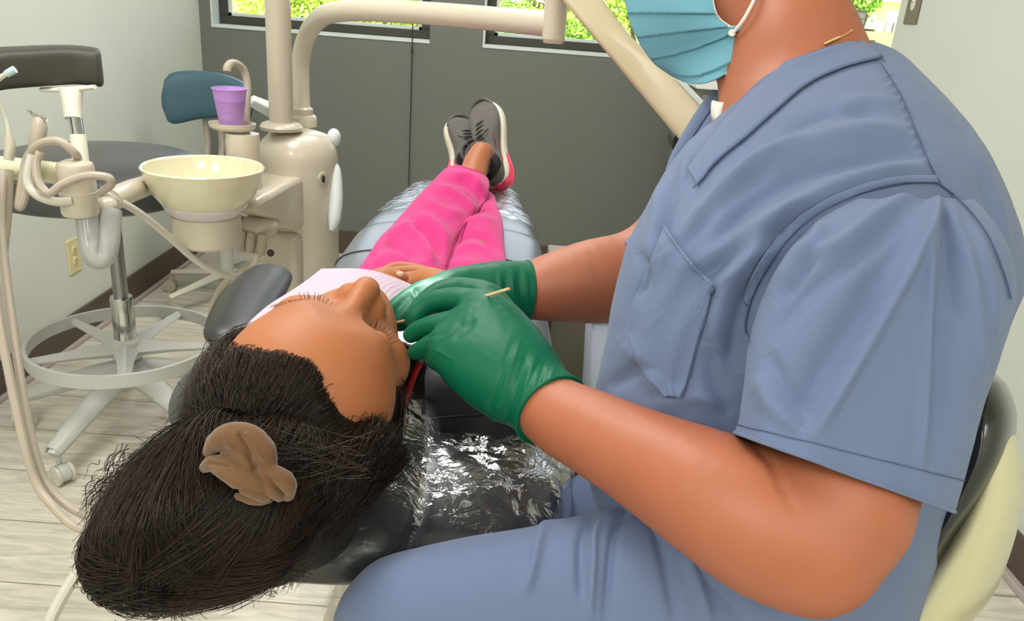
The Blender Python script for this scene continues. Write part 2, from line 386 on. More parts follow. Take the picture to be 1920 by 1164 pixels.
XL, XR, YR, ZC = -1.57, 1.31, 3.94, 2.48
SILL, HEAD = 1.0675, 2.15
def struct(name, mb, m, loc=(0, 0, 0), **k):
    o = mb.build(name, m, None, loc, smooth=False, **k); o['kind'] = 'structure'; return o
struct('floor', MB().box((XL - 0.2, -2.2, -0.1), (3.2, YR + 0.25, 0)), M_FLOOR)
struct('ceiling', MB().box((XL - 0.2, -2.2, ZC), (3.2, YR + 0.25, ZC + 0.12)), M_CEIL)
struct('wall_left', MB().box((XL - 0.15, -2.2, 0), (XL, YR + 0.2, ZC)), M_LEFT)
struct('wall_right', MB().box((XR, -2.2, 0), (XR + 0.13, 3.10, ZC)), M_LEFT)
struct('wall_behind', MB().box((XL - 0.15, -2.2, 0), (XR + 0.13, -2.05, ZC)), M_LEFT)
struct('wall_corridor', MB().box((3.05, -2.2, 0), (3.2, YR + 0.2, ZC)), M_LEFT)
WIN = [(-1.515, -0.484), (-0.2325, 0.80), (1.05, 2.08)]
w = MB().box((XL - 0.15, YR, 0), (3.2, YR + 0.2, SILL)).box((XL - 0.15, YR, HEAD), (3.2, YR + 0.2, ZC))
xs = [XL - 0.15] + [x for q in WIN for x in q] + [3.2]
for i in range(0, len(xs), 2): w.box((xs[i], YR, SILL), (xs[i + 1], YR + 0.2, HEAD))
struct('wall_rear', w, M_REAR)
for i, (a, b) in enumerate(WIN):
    y0, y1 = YR + 0.085, YR + 0.145; t = 0.05
    fr = MB().box((a, y0, SILL + 0.012), (b, y1, SILL + t)).box((a, y0, HEAD - t), (b, y1, HEAD)).box((a, y0, SILL + t), (a + t, y1, HEAD - t)).box((b - t, y0, SILL + t), (b, y1, HEAD - t))
    fo = struct('window_%d' % (i + 1), fr, M_BRONZE, (a, y0, SILL), bevel=0.003)
    def part(nm, mb, m):
        return mb.build(nm, m, fo, smooth=False)
    part('glass_pane', MB().box((a + t, y0 + 0.03, SILL + t), (b - t, y0 + 0.036, HEAD - t)), M_GLASS)
    s = 0.014; part('glazing_stop', MB().box((a + t, y0 + 0.01, SILL + t), (b - t, y0 + 0.03, SILL + t + s)).box((a + t, y0 + 0.01, SILL + t), (a + t + s, y0 + 0.03, HEAD - t)).box((b - t - s, y0 + 0.01, SILL + t), (b - t, y0 + 0.03, HEAD - t)), M_SILL)
    part('window_sill', MB().box((a, YR - 0.004, SILL - 0.004), (b, YR + 0.2, SILL + 0.011)).box((a, YR - 0.002, SILL), (a + 0.008, YR + 0.085, HEAD)), M_SILL)
struct('baseboard_left', MB().box((XL, -2.05, 0), (XL + 0.012, YR, 0.118)), M_BASE)
struct('baseboard_rear', MB().box((XL, YR - 0.012, 0), (3.05, YR, 0.118)), M_BASE)
struct('baseboard_right', MB().box((XR - 0.012, -2.05, 0), (XR, 3.10, 0.118)).box((XR - 0.012, 3.10, 0), (XR + 0.142, 3.112, 0.118)), M_BASE)
struct('trim_1', MB().box((XL, -2.05, 0), (XL + 0.024, YR, 0.018)), M_SHOE, bevel=0.004)
struct('trim_2', MB().box((XR - 0.03, -2.05, 0), (XR, 3.10, 0.02)), M_SHOE, bevel=0.004)

# blind cord hanging over the first window's corner
q0, q1 = PY(775, 5, YR - 0.03), PY(766.2, 352, YR - 0.03)
M_CORD = mat('dark_cord', (52, 50, 46), 0.7)
pc = MB().tube([[q0[0], YR - 0.03, 2.1], [q0[0], YR - 0.03, q1[2] + 0.05], [q1[0], YR - 0.03, 0.3]], 0.0028, 8)
kn = PY(773, 92, YR - 0.03); pc.lathe([(0.0, -0.02), (0.007, -0.015), (0.005, 0.0), (0.003, 0.02)], (q0[0], YR - 0.03, kn[2]), n=10)
tag(pc.build('blind_cord', M_CORD), 'thin dark blind cord hanging down the grey wall from the left window', 'blind cord')

# electrical outlets
M_IVORY = mat('ivory_plastic', (226, 214, 164), 0.35); M_SLOT = mat('outlet_slot', (60, 52, 40), 0.6); M_BRPLATE = mat('brown_plate', (120, 108, 90), 0.4); M_WHITEP = mat('white_plastic', (238, 234, 220), 0.3)
def outlet(c, nrm, along, label, mp, face, wdt=0.075, hgt=0.118, duplex=True, nm='wall_outlet'):
    c = np.array(c, float); nrm = np.array(nrm, float); al = np.array(along, float); zz = np.array([0, 0, 1.0])
    M = np.eye(4); M[:3, 0] = al; M[:3, 1] = nrm; M[:3, 2] = zz; M[:3, 3] = c
    e = empty(nm, c, label, 'outlet')
    MB().box((-wdt / 2, 0, -hgt / 2), (wdt / 2, 0.006, hgt / 2), M).build('cover_plate', mp, e, smooth=False, bevel=0.002)
    for dz in ((-0.02, 0.02) if duplex else (0.0,)):
        o = c + zz * dz; k = MB().lathe([(0.0165, 0.004), (0.0165, 0.008), (0.015, 0.0088), (0, 0.0088)], o, nrm, 24, 1.0 if duplex else 1.3, 0.85 if duplex else 0.9, side=zz).build('receptacle', face, e)
        s = MB()
        for dx in (-0.006, 0.006): s.box((dx - 0.001, 0.0075, dz + 0.001), (dx + 0.001, 0.0095, dz + 0.008), M)
        s.lathe([(0.0022, 0.0075), (0.0022, 0.0095), (0, 0.0095)], o - zz * 0.006, nrm, 10).build('slot', M_SLOT, k, smooth=False)
    return e
oc = PX(137, 479, XL); outlet((XL, oc[1], oc[2]), (1, 0, 0), (0, 1, 0), 'ivory duplex electrical outlet low on the left wall', M_IVORY, M_IVORY, 0.078, 0.122)
oc = PX(1716, 8, XR); outlet((XR, oc[1], oc[2]), (-1, 0, 0), (0, -1, 0), 'brown plated outlet high on the right wall', M_BRPLATE, M_WHITEP, 0.10, 0.13, False)

# low framed partition panel with an outlet, seen behind the operator's neck
pa = PY(1622, 24, 3.86); M_ALU = mat('silver_trim', (205, 212, 208), 0.35, 0.4); M_TAUPE = mat('taupe_panel', (178, 158, 138), 0.6)
e = empty('partition_panel', (pa[0] - 0.25, 3.86, 0), 'low taupe partition panel with a silver frame behind the operator\'s neck', 'partition')
MB().box((pa[0] - 0.55, 3.85, 0), (pa[0] - 0.02, 3.89, pa[2] - 0.02)).build('panel', M_TAUPE, e, smooth=False)
MB().box((pa[0] - 0.55, 3.84, pa[2] - 0.028), (pa[0], 3.90, pa[2])).box((pa[0] - 0.03, 3.84, 0), (pa[0], 3.90, pa[2] - 0.028)).build('frame', M_ALU, e, smooth=False, bevel=0.003)
oc = PY(1603, 42, 3.85); outlet((oc[0], 3.85, oc[2]), (0, -1, 0), (1, 0, 0), 'pale outlet on the silver framed partition panel', M_TAUPE, M_WHITEP, 0.075, 0.11, False)

# white counter in the right rear corner
M_CTOP = mat('white_counter', (240, 240, 240), 0.3); M_CAB = mat('grey_laminate', (128, 128, 122), 0.5)
ca = PY(1308, 152, 3.30); e = empty('base_cabinet', (ca[0] + 0.4, 3.6, 0), 'grey base cabinet behind the operator\'s collar near the windows', 'cabinet')
x0 = ca[0]
MB().box((x0 + 0.02, 3.33, 0.08), (x0 + 0.60, 3.82, ca[2] - 0.03)).box((x0 + 0.06, 3.36, 0), (x0 + 0.56, 3.82, 0.08)).build('body', M_CAB, e, smooth=False)
for k in range(2):
    d = MB().box((x0 + 0.03 + k * 0.29, 3.312, 0.10), (x0 + 0.30 + k * 0.29, 3.33, ca[2] - 0.05)).build('door', M_CAB, e, smooth=False, bevel=0.003)
    MB().tube([(x0 + 0.26 + k * 0.08, 3.29, 0.62), (x0 + 0.26 + k * 0.08, 3.29, 0.74)], 0.005, 8).build('handle', M_ALU, d)
tag(MB().box((x0, 3.30, ca[2] - 0.03), (x0 + 0.62, 3.83, ca[2])).build('countertop', M_CTOP, smooth=False, bevel=0.004), 'white countertop glimpsed between face mask and scrub collar', 'countertop')

# ------------------------------------------------------------------ outdoors
M_GRASS = mat('lawn_grass', (150, 190, 62), 0.9, noise=(1.2, 0.3, (196, 214, 92)), bump=(40, 0.6, 0.05))
def gz(y): return 0.78 + 0.0108 * (y - 4.2)
nx, ny = 40, 40; gx = np.linspace(-45, 60, nx); gy = 4.3 + (np.linspace(0, 1, ny) ** 2.2) * 110
G = np.array([[[x, y, gz(y) + 0.05 * math.sin(x * 0.7 + y * 0.3) * min(1, (y - 4.3) / 10)] for x in gx] for y in gy])
o = link('lawn', G.reshape(-1, 3), grid_faces(ny, nx, False), M_GRASS, None, (0, 20, 0)); tag(o, 'sunlit green lawn rising outside the windows', 'lawn', kind='stuff')
M_LEAF = [mat('leaf_%s' % n, c, 0.6, noise=(6, 0.35)) for n, c in (('bright', (172, 196, 74)), ('mid', (128, 172, 60)))]
M_BARK = mat('bark', (120, 108, 92), 0.9, bump=(30, 0.6, 0.01))
def bush(c, r, n, leaf, label, m, trunk=0.0, nm='bush', cat='bush', group=None):
    c = np.array(c, float); rg = np.random.default_rng(int(abs(c[0] * 91 + c[1] * 17)) + n)
    z0 = gz(c[1]); e = empty(nm, (c[0], c[1], z0), label, cat, group)
    st = MB(); hubs = []
    for k in range(14):
        d = rg.normal(size=3); d /= np.linalg.norm(d); d[2] = abs(d[2]) * 0.8 - 0.1; h = c + d * np.array(r) * rg.uniform(0.45, 0.8); hubs.append(h)
        b = np.array([c[0] + rg.uniform(-.05, .05), c[1], z0 - 0.02]); mid = (b + h) / 2 + rg.normal(size=3) * 0.08 * r[0]
        st.tube([b, mid, h], [0.03 * r[0] + trunk, 0.02 * r[0] + trunk * .5, 0.006 * r[0]], 6, sub=4)
    st.build('stems', M_BARK, e)
    hubs = np.array(hubs); H_ = hubs[rg.integers(0, len(hubs), n)] + rg.normal(size=(n, 3)) * np.array(r) * 0.24
    H_[:, 2] = np.maximum(H_[:, 2], z0 + 0.03)
    a = rg.normal(size=(n, 3)); a /= np.linalg.norm(a, axis=1)[:, None]; b = np.cross(a, rg.normal(size=(n, 3))); b /= np.linalg.norm(b, axis=1)[:, None]
    L_ = leaf * rg.uniform(0.6, 1.3, (n, 1)); nn = np.cross(a, b)
    V = np.stack([H_ - a * L_, H_ + b * L_ * 0.42 + nn * L_ * .12, H_ + a * L_, H_ - b * L_ * 0.42 + nn * L_ * .12], 1).reshape(-1, 3)
    link('foliage', V, np.arange(n * 4).reshape(-1, 4), m, e, smooth=False)
    return e
bl = [((-1.95, 7.0), (0.75, 0.5, 0.42), 'bright green shrub filling the left part of the left window', 0),
      ((-1.05, 6.2), (0.55, 0.4, 0.36), 'bright green shrub seen right of the white pole in the left window', 0),
      ((-0.35, 8.2), (0.45, 0.4, 0.3), 'small green shrub low in the right end of the left window', 1),
      ((0.15, 7.2), (0.7, 0.3, 0.24), 'low green hedge along the bottom of the middle window', 1),
      ((1.1, 8.5), (0.9, 0.5, 0.5), 'green shrub behind the cream beam and face mask', 0)]
for (x, y), r, lb, k in bl: bush((x, y, gz(y) + r[2] * 0.8), r, 5200, 0.028, lb, M_LEAF[k])
tx_ = PY(1622, 20, 38)
bush((tx_[0], 38, 2.5), (0.62, 0.7, 1.6), 6000, 0.10, 'leafy young tree on the lawn left of the distant house', M_LEAF[1], 0.05, 'tree', 'tree')
bush((-9, 45, 3.6), (5.0, 3.0, 3.6), 8000, 0.3, 'large sunlit tree far behind the left window', M_LEAF[0], 0.1, 'tree', 'tree')
bush((2, 50, 3.6), (6.0, 3.0, 3.6), 8000, 0.3, 'large sunlit tree far behind the middle window', M_LEAF[0], 0.1, 'tree', 'tree')
# road strip and distant house
tag(MB().box((-40, 12.0, gz(12.0) - 0.1), (4, 12.8, gz(12.4) + 0.03)).build('garden_path', mat('path_concrete', (150, 146, 134), 0.9, noise=(2, 0.1)), smooth=False), 'grey path crossing the lawn outside the left windows', 'path')
M_SIDING = mat('cream_siding', (222, 206, 178), 0.7, weave=(9, 0.2)); M_ROOF = mat('white_roof', (220, 218, 214), 0.7); M_HWIN = mat('house_window', (120, 126, 130), 0.2)
hc = PY(1672, 62, 72); hz = hc[2]
e = empty('house', (hc[0] + 4, 74, hz), 'distant cream house with a white roof beyond the lawn', 'house')
MB().box((hc[0] - 0.6, 72, hz - 0.6), (hc[0] + 9, 80, hz + 2.6)).build('wall', M_SIDING, e, smooth=False)
MB().box((hc[0] - 4.6, 74, hz + 0.2), (hc[0] + 9, 81, hz + 6)).build('upper_wall', M_SIDING, e, smooth=False)
MB().prism([(hc[0] - 1.2, hz + 2.4), (hc[0] + 9.4, hz + 2.4), (hc[0] + 9.4, hz + 3.2), (hc[0] - 0.8, hz + 3.2)], 71.4, 80).build('roof', M_ROOF, e, smooth=False)
for (dx, dz, wx, wz, yy) in ((0.15, 0.7, 0.62, 0.9, 71.96), (1.6, 0.7, 0.62, 0.9, 71.96), (-3.4, 3.4, 0.9, 0.9, 73.96), (-1.2, 3.4, 0.9, 0.9, 73.96), (0.8, 3.6, 0.9, 0.9, 73.96)):
    k = MB().box((hc[0] + dx, yy - 0.03, hz + dz), (hc[0] + dx + wx, yy + 0.05, hz + dz + wz)).build('window', M_ROOF, e, smooth=False)
    MB().box((hc[0] + dx + 0.1, yy - 0.05, hz + dz + 0.1), (hc[0] + dx + wx - 0.1, yy - 0.02, hz + dz + wz - 0.1)).build('pane', M_HWIN, k, smooth=False)
M_BIN = mat('bin_grey', (126, 126, 132), 0.6)
for k, lb in enumerate(('grey wheeled bin left of another against the distant house', 'grey wheeled bin right of another against the distant house')):
    x = hc[0] - 1.15 + k * 0.62
    b = MB().box((x, 70.6, hz - 0.1), (x + 0.5, 71.2, hz + 0.85)).build('wheeled_bin', M_BIN, smooth=False, bevel=0.05); tag(b, lb, 'bin')

# ceiling troffers (out of the picture, over the room)
M_DIFF = mat('lamp_diffuser', (255, 252, 240), 0.5, emit=2.0)
names = ['ceiling troffer over the patient chair', 'ceiling troffer nearest the windows', 'ceiling troffer behind the camera by the right wall', 'ceiling troffer behind the camera by the left wall']
for (tx, ty), lb in zip(TROFFERS, names):
    e = empty('ceiling_light', (tx, ty, ZC - 0.003), lb, 'ceiling light')
    MB().box((tx - 0.30, ty - 0.60, ZC - 0.006), (tx - 0.28, ty + 0.60, ZC)).box((tx + 0.28, ty - 0.60, ZC - 0.006), (tx + 0.30, ty + 0.60, ZC)).box((tx - 0.28, ty - 0.60, ZC - 0.006), (tx + 0.28, ty - 0.58, ZC)).box((tx - 0.28, ty + 0.58, ZC - 0.006), (tx + 0.28, ty + 0.60, ZC)).build('frame', M_SILL, e, smooth=False)
    MB().box((tx - 0.28, ty - 0.58, ZC - 0.004), (tx + 0.28, ty + 0.58, ZC)).build('diffuser', M_DIFF, e, smooth=False)
# ------------------------------------------------------------------ dental unit and the furniture on the left
M_UNIT = mat('unit_enamel', (202, 192, 174), 0.28, coat=0.3, noise=(2, 0.02)); M_UNIT2 = mat('unit_pole', (190, 180, 162), 0.3, coat=0.3)
M_BOWL = mat('bowl_ceramic', (222, 216, 184), 0.12, coat=0.6); M_LILAC = mat('lilac_ring', (214, 204, 206), 0.3); M_CHROME = mat('chrome', (200, 200, 200), 0.12, 1.0); M_HOSE = mat('taupe_hose', (178, 166, 150), 0.4); M_HOSE2 = mat('pale_hose', (206, 202, 188), 0.35)
M_BLACKV = mat('black_vinyl', (34, 34, 34), 0.38, bump=(400, 0.12)); M_TEAL = mat('teal_vinyl', (66, 98, 112), 0.4, bump=(300, 0.1)); M_GREYB = mat('grey_stool_base', (196, 196, 190), 0.35); M_SEATV = mat('charcoal_vinyl', (70, 72, 74), 0.36, bump=(420, 0.12)); M_PADV = mat('brown_black_vinyl', (62, 58, 52), 0.5, bump=(420, 0.15))
M_DARKP = mat('dark_plastic', (60, 58, 54), 0.5); M_CLEARP = glass_mat('clear_elbow', (0.86, 0.84, 0.80), base=0.35, rough=0.08)

U = np.array([*P(560, 300, 2.1)[:2], 0.0])
zt = P(560, 240, 2.1)[2]
e = empty('dental_unit', U, 'cream dental unit column standing between spittoon bowl and patient chair', 'dental unit')
rb = 0.102
MB().lathe([(0.11, 0), (0.11, 0.03), (rb, 0.04), (rb, zt - 0.075), (rb * .985, zt - 0.055), (rb * .9, zt - 0.028), (rb * .72, zt - 0.01), (rb * .4, zt), (0, zt)], U, n=64).build('housing', M_UNIT, e)
# raised shelf block that carries the bowl
a = P(515, 335, 1.93); b = P(455, 400, 1.83)
blk = MB(); ang = math.radians(-142)
c0 = P(508, 350, 1.98)
Mx = np.eye(4); fwd = np.array([P(400, 380, 1.75)[0] - U[0], P(400, 380, 1.75)[1] - U[1], 0]); fwd /= np.linalg.norm(fwd); sd = np.cross([0, 0, 1], fwd)
Mx[:3, 0] = fwd; Mx[:3, 1] = sd; Mx[:3, 2] = (0, 0, 1); Mx[:3, 3] = U
zs = c0[2]
blk.prism([(0.02, zs - 0.115), (0.125, zs - 0.115), (0.15, zs - 0.09), (0.30, zs - 0.03), (0.31, zs - 0.005), (0.29, zs + 0.006), (0.13, zs + 0.02), (0.02, zs + 0.02)], -0.055, 0.055, Mx)
blk.build('bowl_bracket', M_UNIT, e, bevel=0.018)
MB().prism([(0.06, zs - 0.34), (0.118, zs - 0.34), (0.118, zs - 0.125), (0.06, zs - 0.125)], -0.052, 0.052, Mx).build('service_recess', M_UNIT2, e, bevel=0.02)
k = MB().ellipsoid(P(487, 425, 1.93), (0.045, 0.045, 0.032)).build('suction_housing', M_UNIT2, e)
for i, (x, y) in enumerate(((452, 455), (470, 458), (490, 462))):
    MB().lathe([(0.011, -0.02), (0.012, 0), (0.012, 0.02), (0.010, 0.03)], P(x, y, 1.9), (0.1, 0.1, 1), 16).build('hose_socket', M_HOSE, k)
MB().lathe([(0.009, 0), (0.009, 0.004), (0, 0.004)], P(508, 474, 1.955), (-0.2, -1, 0.1), 16).build('port_hole', M_DARKP, e)
# side handle, side button and badge on the right of the housing
p1 = P(636, 330, 2.1); p2 = P(636, 430, 2.1)
MB().tube([P(624, 308, 2.1), P(628, 322, 2.1), P(630, 370, 2.1), P(627, 412, 2.1), P(621, 432, 2.1)], [0.010, 0.016, 0.018, 0.016, 0.006], 14, sub=5).build('side_cover', M_SILL, e)
MB().ellipsoid(P(626, 258, 2.1), (0.018, 0.02, 0.024)).build('side_knob', M_SILL, e)
bd = P(620, 340, 2.03); nb = bd - U; nb[2] = 0; nb /= np.linalg.norm(nb); bd = U + nb * (rb - 0.001) + np.array([0, 0, bd[2]])
kk = MB().lathe([(0.018, -0.002), (0.018, 0.003), (0.016, 0.005), (0, 0.005)], bd, nb, 28, 1, 0.8, side=(0, 0, 1)).build('badge', M_UNIT2, e)
MB().lathe([(0.010, 0.004), (0.010, 0.0062), (0, 0.0062)], bd, nb, 20, 1, 0.55, side=(0, 0, 1)).build('badge_emblem', M_DARKP, kk)
# front lamp pole
pc0 = P(528, 240, 2.03)
pl = MB().lathe([(0.052, -0.004), (0.054, 0.004), (0.048, 0.012), (0.036, 0.016)], pc0, n=40)
pl.tube([pc0 + [0, 0, 0.01], pc0 + [0, 0, 1.35]], [0.0300, 0.0330], 32).build('lamp_pole', M_UNIT2, e)
# rear pole with its bend and horizontal arm
pr = P(566, 225, 2.14)
q = [pr, P(563, 150, 2.14), P(566, 100, 2.12), P(580, 58, 2.08), P(606, 30, 2.02), P(645, 21, 1.95), P(700, 20, 1.88), P(800, 25, 1.78), P(900, 33, 1.70), P(1035, 46, 1.60)]
MB().lathe([(0.040, -0.01), (0.040, 0.012), (0.036, 0.018), (0.030, 0.02), (0.030, 0.035), (0.024, 0.04)], pr - [0, 0, 0.005], n=32).tube(q, [0.024] * 4 + [0.0245] * 6, 24, sub=6).build('support_arm', M_UNIT, e)
je = P(1040, 42, 1.59)
MB().tube([je + [0, 0, -0.032], je + [0, 0, 0.16]], 0.0235, 24).lathe([(0.019, -0.04), (0.0235, -0.032)], je, n=24).build('arm_joint', M_UNIT, e)
# little shelf block and white strut by the pole
MB().tube([P(470, 188, 2.0), P(512, 208, 2.05)], [0.016, 0.022], 4).build('strut', M_SILL, e, bevel=0.004, smooth=False)
# cup pedestal and tray
cp = P(457, 300, 1.88); ct = P(450, 246, 1.88)
pd = MB(); pd.lathe([(0.040, -0.09), (0.040, 0.045), (0.038, ct[2] - cp[2] + 0.0)], cp, n=32, sx=1.0, sy=0.85).build('cup_pedestal', M_UNIT, e)
tc_ = P(436, 243, 1.86)
MB().lathe([(0, 0), (0.040, 0), (0.047, 0.006), (0.049, 0.016), (0.046, 0.016), (0.043, 0.008), (0.038, 0.005), (0, 0.005)], tc_, n=40, sx=1.12, sy=0.85).build('cup_tray', M_UNIT, e)
MB().tube([P(460, 240, 1.93), P(462, 195, 1.93), P(464, 160, 1.93), P(458, 134, 1.92), P(446, 121, 1.9), P(434, 119, 1.88), P(427, 126, 1.87), P(426, 134, 1.87)], [0.010, 0.0095, 0.009, 0.009, 0.009, 0.0095, 0.010, 0.010], 16, sub=5).build('water_spout', M_HOSE, e)

# purple cup standing on the tray
M_CUP = mat('purple_cup', (206, 158, 232), 0.3, trans=0.25, sss=0.0, alpha=0.93)
h = 0.088
MB().lathe([(0, 0.003), (0.0265, 0.003), (0.028, 0.0), (0.0300, 0.02), (0.0395, h - 0.003), (0.0415, h - 0.003), (0.0425, h), (0.0405, h + 0.001), (0.0385, h - 0.002), (0.0290, 0.02), (0.0265, 0.005), (0, 0.005)], tc_ + [0, 0, 0.006], n=48)
cu = MB().lathe([(0, 0.003), (0.0245, 0.003), (0.026, 0.0), (0.0285, 0.02), (0.0375, h - 0.004), (0.0395, h - 0.003), (0.0400, h), (0.0385, h + 0.001), (0.0365, h - 0.003), (0.0275, 0.02), (0.0245, 0.005), (0, 0.005)], tc_ + [-0.002, 0, 0.006], n=48)
for i in range(6): cu.lathe([(0.0282 + i * 0.0012 + 0.0007, 0.024 + i * 0.007), (0.0286 + i * 0.0012 + 0.0007, 0.0255 + i * 0.007)], tc_ + [-0.002, 0, 0.006], n=48)
tag(cu.build('plastic_cup', M_CUP), 'purple plastic cup standing on the cup tray of the dental unit', 'cup')

# spittoon bowl
bc = P(389, 432, 1.76); rz = PY(384, 313, bc[1])[2] - bc[2]; R_ = 0.1265
e2 = empty('spittoon_bowl', bc - [0, 0, 0.035], 'round cream spittoon bowl held out left of the dental unit', 'spittoon')
pr_ = [(0.050, 0.045), (0.070, 0.050), (0.092, 0.066), (0.108, 0.088), (0.119, 0.115), (R_ - 0.002, rz - 0.006), (R_, rz), (R_ - 0.003, rz + 0.003), (R_ - 0.007, rz), (0.113, 0.115), (0.100, 0.090), (0.080, 0.070), (0.040, 0.060), (0, 0.058)]
MB().lathe(pr_, bc, n=72).build('bowl', M_BOWL, e2)
MB().lathe([(0.060, 0.030), (0.080, 0.045), (0.0885, 0.060), (0.0865, 0.063), (0.055, 0.05)], bc, n=64).build('collar', M_LILAC, e2)
MB().lathe([(0, -0.030), (0.066, -0.030), (0.072, -0.024), (0.073, 0.0), (0.072, 0.036), (0.05, 0.04)], bc, n=56).build('drain_cup', M_UNIT, e2)
MB().lathe([(0, 0.0585), (0.024, 0.0590), (0.026, 0.0605), (0.010, 0.062), (0, 0.062)], bc, n=32).build('strainer', M_CHROME, e2)

# swing arm with instrument holder joint
e3 = empty('instrument_holder', P(150, 402, 1.48), 'cream instrument holder arm with hoses looped over it left of the spittoon', 'instrument holder')
MB().tube([P(205, 376, 1.52), P(245, 358, 1.62), P(292, 342, 1.90)], 0.0225, 20).build('swing_arm', M_UNIT, e3)
MB().ellipsoid(P(198, 385, 1.51), (0.022, 0.022, 0.018)).build('arm_end', M_UNIT, e3)
jc = P(152, 402, 1.47); jt = P(149, 296, 1.47); hj = jt[2] - jc[2]
jj = MB().lathe([(0.030, 0), (0.0325, 0.006), (0.0325, hj * 0.45), (0.0315, hj * 0.455), (0.0315, hj * 0.465), (0.0315, hj - 0.008), (0.029, hj - 0.002), (0.018, hj + 0.003), (0, hj + 0.004)], jc, n=40).build('joint', M_UNIT, e3)
MB().tube([P(2, 313, 1.47), P(125, 327, 1.47)], 0.0205, 22).build('crossbar', M_BOWL, e3)
MB().tube([P(162, 398, 1.47), P(165, 435, 1.47), P(172, 472, 1.47), P(184, 486, 1.475), P(198, 476, 1.48), P(205, 440, 1.49), P(208, 395, 1.5)], [0.0195] * 7, 20, sub=5).build('clear_elbow', M_CLEARP, e3)
MB().tube([P(6, 320, 1.43), P(9, 380, 1.43), P(5, 470, 1.43)], [0.017, 0.013, 0.009], 14, sub=4).build('handpiece_holder', M_UNIT2, e3)

# instruments and hoses hanging on the holder
def hose(pts, r, m, name, label, cat='hose', sub=7, group=None):
    pts = [P(*p) for p in pts]; return tag(MB().tube(pts, r, 10, sub=sub).build(name, m), label, cat, group)
hp = empty('air_water_syringe', P(66, 300, 1.42), 'grey syringe handpiece with a metal nozzle standing left of the stool armrest post', 'syringe')
MB().tube([P(70, 222, 1.42), P(73, 240, 1.42), P(68, 268, 1.42), P(62, 300, 1.43), P(56, 340, 1.44)], [0.009, 0.0135, 0.0125, 0.009, 0.008], 16, sub=5).build('handle', M_HOSE, hp)
MB().tube([P(53, 205, 1.42), P(66, 216, 1.42), P(88, 226, 1.42)], [0.0035, 0.005, 0.0035], 10).build('nozzle', M_CHROME, hp)
sx_ = empty('saliva_ejector', P(15, 300, 1.4), 'cream saliva ejector handle with thin pale tube at the left edge', 'saliva ejector')
MB().tube([P(17, 255, 1.4), P(19, 275, 1.4), P(16, 300, 1.4)], [0.006, 0.009, 0.008], 14, sub=4).build('handle', M_UNIT2, sx_)
MB().tube([P(17, 256, 1.4), P(12, 225, 1.4), P(0, 190, 1.39), P(-10, 160, 1.38)], 0.0035, 8, sub=5).build('tube', M_HOSE2, sx_)
ts = empty('suction_tip', P(10, 145, 1.36), 'pale suction tip with a light blue end in front of the armrest pad', 'suction tip')
MB().tube([P(-25, 165, 1.36), P(0, 146, 1.36), P(14, 137, 1.36)], [0.005, 0.0045, 0.004], 10).build('tube', M_HOSE2, ts)
MB().tube([P(12, 139, 1.36), P(28, 130, 1.36)], [0.006, 0.0065], 12).build('tip', mat('pale_blue_tip', (188, 212, 216), 0.4), ts)
hose([(52, 345, 1.42), (45, 372, 1.42), (38, 388, 1.42), (36, 380, 1.42), (44, 330, 1.42), (52, 295, 1.42), (75, 270, 1.41), (110, 265, 1.41), (138, 285, 1.42), (146, 296, 1.44)], 0.0075, M_HOSE, 'hose_loop', 'taupe hose looping up over the instrument holder joint')
hose([(76, 285, 1.4), (68, 305, 1.4), (72, 340, 1.4), (92, 362, 1.4), (118, 345, 1.4), (160, 330, 1.41), (200, 332, 1.42), (208, 345, 1.43), (190, 360, 1.45)], 0.0075, M_HOSE, 'hose_loop', 'taupe hose coiled in front of the instrument holder joint')
hose([(60, 290, 1.41), (52, 340, 1.41), (70, 366, 1.41), (105, 378, 1.42), (135, 376, 1.43)], 0.008, M_HOSE2, 'hose_loop', 'pale hose curling under the instrument holder crossbar')
hose([(185, 358, 1.50), (225, 378, 1.53), (265, 402, 1.58), (315, 442, 1.65), (360, 482, 1.72), (405, 510, 1.78), (445, 518, 1.84), (470, 505, 1.89), (482, 478, 1.9)], 0.0075, M_HOSE2, 'supply_hose', 'pale supply hose sagging from instrument holder to the dental unit')
hose([(480, 482, 1.92), (470, 496, 1.93), (440, 515, 1.95), (410, 545, 1.97), (395, 590, 1.98), (390, 635, 1.98), (400, 680, 1.98)], 0.0075, M_HOSE, 'drain_hose', 'taupe drain hose dropping from the dental unit past the foot ring')
hose([(6, 330, 1.42), (2, 400, 1.40), (8, 492, 1.38), (25, 618, 1.36), (44, 744, 1.35), (66, 850, 1.34), (90, 910, 1.34), (138, 955, 1.33), (220, 985, 1.30)], 0.0072, M_HOSE, 'suction_hose', 'upper of the two long taupe hoses hanging at the left edge')
hose([(-12, 330, 1.38), (-14, 450, 1.36), (-4, 580, 1.34), (20, 715, 1.33), (46, 835, 1.32), (68, 905, 1.32), (96, 945, 1.31), (143, 988, 1.30), (220, 1004, 1.28)], 0.0072, M_HOSE, 'suction_hose', 'lower of the two long taupe hoses hanging at the left edge')
hose([(235, 985, 1.30), (200, 1012, 1.28), (160, 1055, 1.26), (125, 1105, 1.24), (96, 1160, 1.22), (70, 1230, 1.2)], 0.0095, M_HOSE2, 'floor_hose', 'pale hose running down to the bottom edge below the hair bun')

